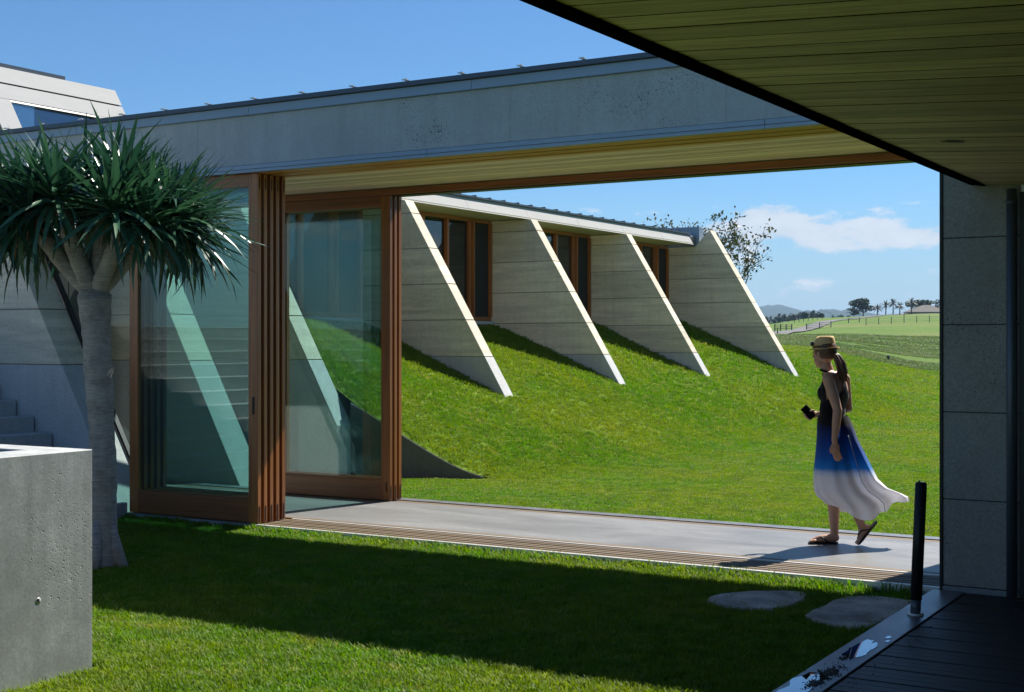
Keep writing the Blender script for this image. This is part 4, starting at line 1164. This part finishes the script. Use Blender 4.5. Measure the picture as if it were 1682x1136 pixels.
# wood left of the road
rr = random.Random(5)
protos = []
for k in range(5):
    protos.append(bush_tree(Vector((0, 0, 0)), 10.0, 6.5 if k % 2 else 5.0, 70+k, 'dark tree of the far wood left of the road', 'far wood left of the road', 420, cone=(k in (1, 3)), name='wood_tree', size=0.9))
fw = [(1252, 7, 523), (1257, 8, 521), (1262, 9, 519), (1266, 10, 520), (1271, 9, 517), (1275, 10, 518), (1280, 9, 516), (1285, 11, 515), (1289, 10, 517), (1294, 10, 515), (1299, 11, 514), (1304, 10, 516), (1309, 11, 513), (1314, 10, 514), (1319, 12, 513), (1323, 13, 510), (1327, 11, 514), (1332, 15, 509), (1337, 15, 510), (1341, 14, 509), (1345, 13, 512), (1350, 9, 517), (1362, 5, 520), (1368, 6, 518), (1374, 7, 516), (1380, 7, 516), (1385, 5, 519), (1396, 6, 517)]
for i, (u, hp, vt) in enumerate(fw):
    Yd = 620 + rr.uniform(-50, 110); pr = protos[i % 5]
    t = pr if i < 5 else copy_tree(pr)
    zt = 1.67 + Yd*(560-vt)/2220.0
    h = rr.uniform(8.5, 10.5) if hp > 7 else 7
    x, y = from_cam(to_s(u)*Yd, Yd); t.location = (x, y, zt-h); s_ = h/10.0; t.scale = (s_, s_, s_); t.rotation_euler.z = rr.uniform(0, 6.28)
# bare-limbed tree behind the peaked fin
def limb_tree(p, h, label, seed, ntip=1, spread=0.26, lean=0.0, gens=4):
    t = thing('broadleaf_tree', label, 'tree', p)
    rr = random.Random(seed); m = MB(); tips = []
    def grow(a, d, L, r, g):
        pts = [a]; rad = [r]; q = a.copy(); dd = d.copy()
        for i in range(4):
            dd = (dd + Vector((rr.gauss(0, 0.13), rr.gauss(0, 0.13), 0.05))).normalized(); q = q + dd*L/4; pts.append(q.copy()); rad.append(r*(1-0.42*(i+1)/4))
        m.tube(pts, rad, 6 if g < 3 else 4)
        if g >= gens-1:
            tips.append((q.copy(), dd.copy())); tips.append((pts[2].copy(), dd.copy()))
        if g >= gens: return
        for k in range(3 if g < 2 else rr.choice((2, 3, 3))):
            ax = Vector((rr.gauss(0, 1), rr.gauss(0, 1), rr.gauss(0, 0.3))).normalized()
            nd = (dd*1.0 + ax*rr.uniform(0.45, 0.85)).normalized(); nd.z = abs(nd.z)*0.8+0.1
            grow(q if k < 2 else pts[3], nd.normalized(), L*rr.uniform(0.62, 0.85), r*0.55, g+1)
    base = Vector((0, 0, -0.2))
    grow(base, Vector((lean, 0.0, 1)).normalized(), h*0.36, h*0.018, 0)
    grow(base+Vector((0.25, 0.2, 0)), Vector((lean+0.22, 0.1, 1)).normalized(), h*0.38, h*0.016, 0)
    o = m.build('trunk', 'farwood', t); o.matrix_parent_inverse = Matrix.Identity(4)
    lf = MB()
    for q, d in tips:
        for i in range(rr.choice((4, 6, 8))):
            a = Vector((rr.gauss(0, 1), rr.gauss(0, 1), rr.gauss(0.4, 0.8))).normalized(); b = a.orthogonal().normalized()
            c = q + Vector((rr.gauss(0, 0.10), rr.gauss(0, 0.10), rr.gauss(0, 0.10))); s_ = rr.uniform(0.07, 0.14)
            lf.add([c, c+a*s_*0.5+b*s_*0.28, c+a*s_, c+a*s_*0.5-b*s_*0.28], [(0, 1, 2, 3)])
    o = lf.build('leaves', 'magnolia', t); o.matrix_parent_inverse = Matrix.Identity(4)
    return t
x, y = from_cam(to_s(1146)*40, 40)
limb_tree(Vector((float(x), float(y), float(base_z(x, y)))), 5.0, 'sparse broadleaf tree with thin branches behind the peaked fin', 21)
x, y = from_cam(to_s(1106)*47, 47)
limb_tree(Vector((float(x), float(y), float(base_z(x, y)))), 4.6, 'small treetop showing above the metal parapet of the wing', 33, gens=3)

# ------------------------------------------------------------------ far hills
def ridge(name, Yd, prof, depth, seed):
    us = np.linspace(prof[0][0], prof[-1][0], 140)
    vs = np.interp(us, [p[0] for p in prof], [p[1] for p in prof])
    v = []; rows = 7
    for j in range(rows):
        t = j/(rows-1)
        for u, vv in zip(us, vs):
            Y2 = Yd + depth*(t-0.5)
            H = (560-vv)/2220.0*Yd + 20
            hgt = H*math.cos((t-0.5)*PI*0.96)**0.8 - 14
            hgt += 4*mnoise.fractal(Vector((u*0.06, t*3, seed)), 0.8, 2, 4)*math.cos((t-0.5)*PI)
            x, y = from_cam((u-841)/2220.0*Yd, Y2); v.append((float(x), float(y), float(hgt)))
    n = len(us); f = [(j*n+i, j*n+i+1, (j+1)*n+i+1, (j+1)*n+i) for j in range(rows-1) for i in range(n-1)]
    return tag(MB().add(v, f, True).build(name, 'hill'), kind='structure')
ridge('hills', 3600, [(700, 530), (950, 520), (1120, 512), (1200, 509), (1240, 507), (1262, 504), (1280, 503), (1290, 506), (1302, 511), (1330, 515), (1372, 514), (1400, 511), (1420, 517), (1500, 522), (1700, 528)], 900, 1.0)
ridge('hills', 2600, [(1240, 524), (1300, 519), (1340, 512), (1350, 511), (1380, 513), (1396, 511), (1420, 516), (1460, 524)], 500, 4.0)

# ------------------------------------------------------------------ person
def rot_from(x, z):
    x = Vector(x).normalized(); z = Vector(z); z = (z-x*z.dot(x)).normalized(); y = z.cross(x)
    return Matrix((x, y, z)).transposed()
WX, WY = float(from_cam(2.625, 11.07)[0]), float(from_cam(2.625, 11.07)[1])
WM = Matrix.Translation((WX, WY, 0.0)) @ Matrix.Rotation(TH, 4, 'Z')      # local x = along the picture, y = away, z = up
def person():
    fwd = Vector((-0.76, 0.65, 0)); side = Vector((0.65, 0.76, 0))           # heading and her right
    face = Vector((-0.62, 0.78, 0)).normalized(); fs = Vector((face.y, -face.x, 0))
    body = MB()
    R3 = lambda f, s: Matrix((f, s, Vector((0, 0, 1)))).transposed()
    RB = R3(fwd, side)
    def torso(m, inf=0.0):
        m.ellipsoid((0.018, 0.0, 1.255), (0.098+inf, 0.148+inf, 0.165+inf), RB)
        m.ellipsoid((-0.028, 0.022, 1.245), (0.070+inf, 0.115+inf, 0.082+inf), RB)
        m.ellipsoid((0.0, 0.0, 1.10), (0.088+inf, 0.122+inf, 0.16+inf), RB)
        m.ellipsoid((0.02, 0.0, 0.945), (0.106+inf, 0.132+inf, 0.15+inf), RB)
        m.capsule((-0.012, -0.02, 1.37), (-0.028, -0.01, 1.395), 0.075+inf, 0.05+inf)
    torso(body)
    sh = [Vector((-0.066, -0.132, 1.370)), Vector((0.128, 0.125, 1.362))]
    for p in sh: body.capsule(Vector((0.0, 0, 1.385)).lerp(p, 0.3), p, 0.050, 0.047)
    body.capsule((-0.022, 0.0, 1.385), (-0.052, 0.005, 1.475), 0.050, 0.046)                 # neck
    hc = Vector((-0.068, 0.004, 1.565))
    RF = R3(face, -fs)
    body.ellipsoid(hc + Vector((0, 0, 0.022)) - face*0.008, (0.096, 0.075, 0.098), RF)
    body.ellipsoid(hc + face*0.030 + Vector((0, 0, -0.045)), (0.060, 0.056, 0.072), RF)
    body.capsule(hc+face*0.050+Vector((0, 0, -0.092)), hc+face*0.062+Vector((0, 0, -0.094)), 0.024, 0.020)  # chin
    body.capsule(hc+face*0.086+Vector((0, 0, 0.015)), hc+face*0.108+Vector((0, 0, -0.022)), 0.009, 0.012)   # nose
    body.capsule(hc+face*0.084+fs*0.014+Vector((0, 0, -0.058)), hc+face*0.084-fs*0.014+Vector((0, 0, -0.058)), 0.010, 0.010)  # lips
    for s_ in (-1, 1):
        body.ellipsoid(hc - face*0.004 + fs*s_*0.076 + Vector((0, 0, -0.005)), (0.020, 0.009, 0.031), R3(face, -fs), 12, 8)
        body.ellipsoid(hc + face*0.078 + fs*s_*0.032 + Vector((0, 0, 0.012)), (0.014, 0.018, 0.010), RF, 10, 6)
    # left arm, hanging on the near side
    a0, a1, a2 = sh[0], Vector((-0.002, -0.185, 1.115)), Vector((-0.030, -0.195, 0.868))
    body.capsule(a0, a0.lerp(a1, 0.5), 0.049, 0.044); body.capsule(a0.lerp(a1, 0.5), a1, 0.044, 0.036)
    body.capsule(a1, a1.lerp(a2, 0.35), 0.037, 0.036); body.capsule(a1.lerp(a2, 0.35), a2, 0.036, 0.024)
    hp = a2 + Vector((0.010, 0, -0.055))
    body.ellipsoid(hp, (0.034, 0.015, 0.052), rot_from((1, 0, 0.12), (-0.12, 0, 1)), 14, 10)
    for i, (ox, L) in enumerate(((-0.027, 0.072), (-0.009, 0.080), (0.009, 0.075), (0.026, 0.060))):
        k0 = hp + Vector((ox*0.95+0.004, -0.001, -0.036)); k1 = k0 + Vector((0.010+ox*0.06, 0.003, -L*0.5)); k2 = k1 + Vector((0.014, 0.012, -L*0.42))
        body.capsule(k0, k1, 0.0088, 0.0080, 10, 3); body.capsule(k1, k2, 0.0080, 0.0066, 10, 3)
    t0 = hp + Vector((-0.026, -0.002, 0.022)); t1 = t0 + Vector((-0.016, 0.004, -0.036)); t2 = t1 + Vector((0.004, 0.006, -0.028))
    body.capsule(t0, t1, 0.0115, 0.0098, 10, 3); body.capsule(t1, t2, 0.0098, 0.0078, 10, 3)
    # right arm, bent forward with the phone
    b0, b1, b2 = sh[1], Vector((0.168, 0.160, 1.115)), Vector((-0.072, 0.185, 1.062))
    body.capsule(b0, b0.lerp(b1, 0.5), 0.047, 0.042); body.capsule(b0.lerp(b1, 0.5), b1, 0.042, 0.036)
    body.capsule(b1, b1.lerp(b2, 0.35), 0.037, 0.035); body.capsule(b1.lerp(b2, 0.35), b2, 0.035, 0.024)
    pc = Vector((-0.166, 0.150, 1.078))                                                         # phone centre
    lx = Vector((0.66, 0.10, -0.74)).normalized(); sx_ = Vector((0.72, 0.05, 0.68)); sx_ = (sx_-lx*sx_.dot(lx)).normalized(); nx = lx.cross(sx_)
    if nx.y < 0: nx = -nx
    hb = b2 + (pc+lx*0.03-b2)*0.55 + Vector((0, 0.014, 0))
    body.ellipsoid(hb, (0.046, 0.032, 0.017), rot_from(pc-b2, nx), 14, 10)
    for i, off in enumerate((-0.030, -0.010, 0.010, 0.030)):
        L = (0.9, 1.0, 0.95, 0.8)[i]
        k0 = hb + (pc-b2).normalized()*0.028 + lx*off*0.75 + nx*0.004
        k1 = pc + lx*(off+0.022) - sx_*0.012 + nx*0.016
        k2 = pc + lx*(off+0.022) - sx_*0.043*L + nx*0.006
        k3 = pc + lx*(off+0.024) - sx_*0.034*L - nx*0.012
        body.capsule(k0, k1, 0.0088, 0.0084, 10, 3); body.capsule(k1, k2, 0.0084, 0.0076, 10, 3); body.capsule(k2, k3, 0.0076, 0.0066, 10, 3)
    t0 = hb - nx*0.010 + lx*0.01; t1 = pc + sx_*0.043 + lx*0.012 - nx*0.004; t2 = pc + sx_*0.020 + lx*0.0 - nx*0.014
    body.capsule(t0, t1, 0.0120, 0.0100, 10, 3); body.capsule(t1, t2, 0.0100, 0.0080, 10, 3)
    # legs
    def leg(hip, knee, ank):
        body.capsule(hip, knee, 0.078, 0.054); body.capsule(knee, knee.lerp(ank, 0.35), 0.052, 0.053); body.capsule(knee.lerp(ank, 0.35), ank, 0.053, 0.033)
    ankF = Vector((0.030, 0.055, 0.085)); leg(Vector((0.03, 0.07, 0.90)), Vector((0.02, 0.065, 0.49)), ankF)
    body.capsule((0.036, 0.055, 0.052), (-0.085, 0.062, 0.043), 0.034, 0.030); body.capsule((-0.085, 0.060, 0.042), (-0.145, 0.064, 0.030), 0.030, 0.018)
    for i in range(5):
        yy = 0.034+i*0.0150
        body.capsule((-0.132, yy, 0.030), (-0.172+0.011*abs(i-1)*(1 if i else 0), yy, 0.026), 0.0105, 0.0095 if i else 0.009, 10, 3)
    ankR = Vector((0.225, -0.05, 0.165)); leg(Vector((0.03, -0.07, 0.90)), Vector((0.11, -0.05, 0.50)), ankR)
    toe = Vector((0.196, -0.055, 0.035)); heel = Vector((0.272, -0.05, 0.150))
    body.capsule(heel, toe.lerp(heel, 0.25), 0.030, 0.029); body.capsule(ankR, toe.lerp(heel, 0.45), 0.032, 0.028)
    for i in range(5):
        yy = -0.083+i*0.0145; q = toe.lerp(heel, 0.18); q.y = yy; e = toe+Vector((-0.012, 0, -0.012)); e.y = yy
        body.capsule(q, e, 0.0105, 0.0092, 10, 3)
    tmp = body.build('person_raw', 'skin')
    rm = tmp.modifiers.new('r', 'REMESH'); rm.mode = 'VOXEL'; rm.voxel_size = 0.0052; rm.use_smooth_shade = True
    smo = tmp.modifiers.new('s', 'SMOOTH'); smo.factor = 0.5; smo.iterations = 5
    me = evald(tmp); me.name = 'person'; me.materials.clear(); me.materials.append(M['skin'])
    bpy.data.objects.remove(tmp)
    me.transform(Matrix.Identity(4))
    P = link('person', me); P.matrix_world = WM
    tag(P, 'woman in a straw hat and a blown dip dyed dress, walking with a phone', 'person')
    def child(name, mesh, mat=None, parent=P):
        if mat: mesh.materials.clear(); mesh.materials.append(M[mat])
        o = bpy.data.objects.new(name, mesh); COL.objects.link(o); o.parent = parent; return o
    # ---- dress: bodice taken off an enlarged torso
    bod = MB(); torso(bod, 0.009)
    tmp = bod.build('bodice_raw', 'dress')
    rm = tmp.modifiers.new('r', 'REMESH'); rm.mode = 'VOXEL'; rm.voxel_size = 0.008; rm.use_smooth_shade = True
    smo = tmp.modifiers.new('s', 'SMOOTH'); smo.iterations = 4
    bme = evald(tmp); bpy.data.objects.remove(tmp)
    bm = bmesh.new(); bm.from_mesh(bme)
    kill = []
    for f_ in bm.faces:
        c = f_.calc_center_median(); lat = c.dot(side); fr = c.dot(fwd); z = c.z
        half = 0.20 if z < 1.24 else 0.20-(z-1.24)*0.95
        half = max(half, 0.030 if fr < 0 else 0.055)
        if fr < -0.01 and z > 1.17: half = max(0.026, 0.155*(1-smoothstep(1.15, 1.33, z)))
        if abs(lat) > half or z > 1.415 or z < 0.93: kill.append(f_)
    bmesh.ops.delete(bm, geom=kill, context='FACES'); bm.to_mesh(bme); bm.free()
    mb = MB(); mb.add([v.co[:] for v in bme.vertices], [tuple(p.vertices) for p in bme.polygons], True)
    # neck loop of the halter
    mb.tube([Vector((-0.038, 0.002, 1.425)) + RB @ Vector((0.056*math.cos(a), 0.060*math.sin(a), 0.012*math.cos(a))) for a in np.linspace(0, 2*PI, 29)], 0.009, 8)
    # skirt: rings from hip to a hem that streams to the right
    lev = [(1.06, -0.118, 1.06, 0.128, 1.06, 0.128), (0.97, -0.124, 0.97, 0.166, 0.97, 0.160), (0.88, -0.125, 0.885, 0.205, 0.86, 0.172), (0.76, -0.135, 0.76, 0.262, 0.755, 0.172),
           (0.64, -0.147, 0.64, 0.318, 0.645, 0.18), (0.52, -0.150, 0.52, 0.372, 0.545, 0.19), (0.44, -0.143, 0.445, 0.455, 0.475, 0.195), (0.38, -0.120, 0.40, 0.572, 0.432, 0.19), (0.33, -0.075, 0.365, 0.620, 0.405, 0.18), (0.30, -0.055, 0.345, 0.628, 0.360, 0.17)]
    nA, nL = 120, 46; v = []; f = []
    arr = np.array([l[1:] for l in lev])
    for j in range(nL):
        t = j/(nL-1)*(len(lev)-1); k = min(int(t), len(lev)-2); q = t-k
        hL, zL, hR, zR, dp = arr[k]*(1-q)+arr[k+1]*q
        w = j/(nL-1)
        for i in range(nA):
            a = 2*PI*i/nA; ca, sa = math.cos(a), math.sin(a)
            x = (hL+hR)/2 - (hR-hL)/2*ca
            s_ = (x-hL)/(hR-hL)
            z = zL*(1-s_)+zR*s_
            z -= (0.115*w**4)*math.sin(PI*min(1, s_*1.15))**1.2
            taper = 1.0 - 0.62*w**2*max(0, s_-0.35)/0.65
            y = dp*sa*taper
            fold = (0.016+0.034*w)*w*(math.sin(a*7+2.0*s_*3+j*0.05)+0.6*math.sin(a*13+1.3+j*0.03))
            y += fold*(1 if sa > 0 else -1)*abs(sa)**0.5
            z += 0.010*w**2*math.sin(s_*17+sa*2) + 0.02*w*w*max(0, s_-0.5)*math.sin(s_*30+j*0.2)
            x += 0.012*w*w*math.sin(a*6+j*0.12)
            v.append((x, y+0.0, z))
    for j in range(nL-1):
        for i in range(nA): f.append((j*nA+i, j*nA+(i+1) % nA, (j+1)*nA+(i+1) % nA, (j+1)*nA+i))
    mb.add(v, f, True)
    dr = child('dress', mb.mesh('dress', 'dress'))
    # side seam and a gathered tie
    sm_ = [Vector(v[j*nA+int(nA*0.695)])+Vector((0, -0.003, 0)) for j in range(8, nL)]
    child('seam', MB().tube(sm_, 0.0028, 6).mesh('seam', 'zinc'), None, dr)
    # ---- hair
    h = MB()
    h.ellipsoid(hc + Vector((0, 0, 0.030)) - face*0.016, (0.100, 0.082, 0.098), RF)
    nape = hc - face*0.085 + Vector((0.0, -0.01, 0.0))
    bmh = h.mesh('cap', 'hair'); bm = bmesh.new(); bm.from_mesh(bmh)
    bmesh.ops.delete(bm, geom=[q for q in bm.faces if (q.calc_center_median()-hc).dot(face) > 0.030 and q.calc_center_median().z < hc.z+0.06 or q.calc_center_median().z < hc.z-0.045], context='FACES')
    bm.to_mesh(bmh); bm.free()
    hh = MB(); hh.add([q.co[:] for q in bmh.vertices], [tuple(p.vertices) for p in bmh.polygons], True)
    rr = random.Random(4)
    for i in range(26):
        o_ = Vector((rr.gauss(0, 0.010), rr.gauss(0, 0.012), 0)); 
        hh.tube([nape+o_*0.6+Vector((0, 0, 0.012)), nape+Vector((0.030, -0.012, -0.012))+o_, nape+Vector((0.060, -0.02, -0.075))+o_*1.6, nape+Vector((0.078+rr.gauss(0, 0.006), -0.02, -0.15))+o_*1.5, nape+Vector((0.092+rr.gauss(0, 0.01), -0.02, -0.215-rr.random()*0.03))+o_], [0.010, 0.012, 0.012, 0.009, 0.0015], 6)
    child('hair', hh.mesh('hair', 'hair'))
    child('hair_tie', MB().tube([nape+Vector((0.020, -0.008, 0.0)), nape+Vector((0.026, -0.010, -0.010))], 0.022, 12).mesh('hair_tie', 'dress'), None, bpy.data.objects[P.children[-1].name]) if False else None
    # ---- hat
    hat = MB(); up = Vector((0.03, 0, 1)).normalized(); hb_ = hc + Vector((0.002, 0, 0.048))
    def ring(rf_, rs_, z, n=40, fx=0.0, dent=0.0, back=0.0):
        out = []
        for k in range(n):
            a = 2*PI*k/n; ca, sa = math.cos(a), math.sin(a)
            zz = z + back*max(0, -ca)**2 - 0.006*max(0, ca) - dent*(1 if True else 0)*max(0, 1-abs(sa)*2.0)*0
            out.append(hb_ + face*(rf_*ca+fx) + fs*rs_*sa + up*zz)
        return out
    rings = [ring(0.128, 0.112, -0.012, back=0.016), ring(0.129, 0.113, -0.008, back=0.018), ring(0.112, 0.095, -0.006, back=0.006), ring(0.098, 0.080, 0.002), ring(0.097, 0.079, 0.014), ring(0.092, 0.074, 0.050), ring(0.086, 0.066, 0.083), ring(0.076, 0.054, 0.099), ring(0.056, 0.036, 0.100), ring(0.030, 0.016, 0.086), ring(0.004, 0.002, 0.080)]
    # pinch at the front of the crown
    for ri in (5, 6, 7, 8):
        for k in range(40):
            a = 2*PI*k/40; pin = max(0, math.cos(a))*abs(math.sin(a))*0.05*(ri-4)/4
            rings[ri][k] -= fs*pin*(1 if math.sin(a) > 0 else -1)
    n = 40; v = [q for r_ in rings for q in r_]; f = []
    for i in range(len(rings)-1):
        for k in range(n): f.append((i*n+k, i*n+(k+1) % n, (i+1)*n+(k+1) % n, (i+1)*n+k))
    hat.add(v, f, True)
    ho = child('hat', hat.mesh('hat', 'straw'))
    bd = MB(); rs = [ring(0.1005, 0.0825, 0.003), ring(0.0995, 0.0815, 0.022)]
    bd.add([q for r_ in rs for q in r_], [(k, (k+1) % n, n+(k+1) % n, n+k) for k in range(n)], True)
    child('hat_band', bd.mesh('hat_band', 'bandblack'), None, ho)
    gl = MB()
    for s_ in (-1, 1):
        gl.ellipsoid(hb_+face*0.096+fs*s_*0.034+up*0.034, (0.005, 0.027, 0.020), RF, 14, 8)
        gl.tube([hb_+face*0.092+fs*s_*0.060+up*0.036, hb_+face*0.03+fs*s_*0.088+up*0.03], 0.003, 6)
    gl.tube([hb_+face*0.103+fs*0.012+up*0.036, hb_+face*0.103-fs*0.012+up*0.036], 0.003, 6)
    child('sunglasses', gl.mesh('sunglasses', 'lens'))
    # ---- sandals
    def sandal(M4, nm='sandal'):
        pts = [(-0.128, 0.0), (-0.118, 0.030), (-0.075, 0.040), (-0.02, 0.034), (0.05, 0.028), (0.105, 0.030), (0.122, 0.0), (0.105, -0.028), (0.05, -0.026), (-0.02, -0.034), (-0.075, -0.042), (-0.118, -0.032)]
        q = MB().prism(pts, 0.0, 0.016, 'z'); q.v = [tuple(M4 @ Vector(p)) for p in q.v]
        so_ = child(nm, q.mesh(nm, 'rubber'))
        s1 = MB().tube([M4 @ Vector(p) for p in ((-0.085, 0.006, 0.016), (-0.062, 0.004, 0.052), (-0.02, 0.026, 0.062), (0.03, 0.036, 0.016))], 0.0062, 8)
        s1.tube([M4 @ Vector(p) for p in ((-0.062, 0.004, 0.052), (-0.02, -0.028, 0.060), (0.03, -0.038, 0.016))], 0.0062, 8)
        child('strap', s1.mesh('strap', 'rubber'), None, so_)
    sandal(Matrix.Translation((-0.058, 0.062, 0.001)))
    xd = Vector((0.155, 0.005, 0.185)).normalized(); zd = Vector((-0.77, 0, 0.64)); zd = (zd-xd*zd.dot(xd)).normalized(); yd = zd.cross(xd)
    m4 = Matrix((xd, yd, zd)).transposed().to_4x4(); m4.translation = Vector((0.277, -0.055, 0.106))
    sandal(m4)
    # ---- phone, held: a thing of its own
    ph = MB().box(-0.062, 0.062, -0.034, 0.034, -0.004, 0.004)
    m4 = Matrix((lx, sx_, lx.cross(sx_))).transposed().to_4x4(); m4.translation = pc
    ph_o = ph.build('phone', 'black', None, 0.003); ph_o.matrix_world = WM @ m4
    tag(ph_o, 'black phone held out in front by the walking woman', 'phone')
    zsg = -1 if (lx.cross(sx_)).y > 0 else 1
    so2 = MB().box(-0.058, 0.058, -0.031, 0.031, 0.0042*zsg if zsg > 0 else -0.0048, 0.0048 if zsg > 0 else -0.0042).mesh('screen', 'screenblack')
    o = bpy.data.objects.new('screen', so2); COL.objects.link(o); o.parent = ph_o
    return P
person()

# ------------------------------------------------------------------ haze
def haze():
    g = G('haze_air'); pv = g.n('VolumePrincipled')
    pv.inputs['Color'].default_value = (0.45, 0.68, 1.0, 1); pv.inputs['Density'].default_value = 1.2e-4; pv.inputs['Anisotropy'].default_value = 0.0
    g.L.new(pv.outputs[0], g.out.inputs['Volume'])
    v = []
    for zz in (-45, 108):
        for (X, Y) in ((-3400, -60), (3400, -60), (3400, 4700), (-3400, 4700)):
            x, y = from_cam(X, Y); v.append((float(x), float(y), zz))
    m = MB().add(v, [(3, 2, 1, 0), (4, 5, 6, 7), (0, 1, 5, 4), (1, 2, 6, 5), (2, 3, 7, 6), (3, 0, 4, 7)])
    tag(m.build('haze', g.m), kind='stuff')
haze()
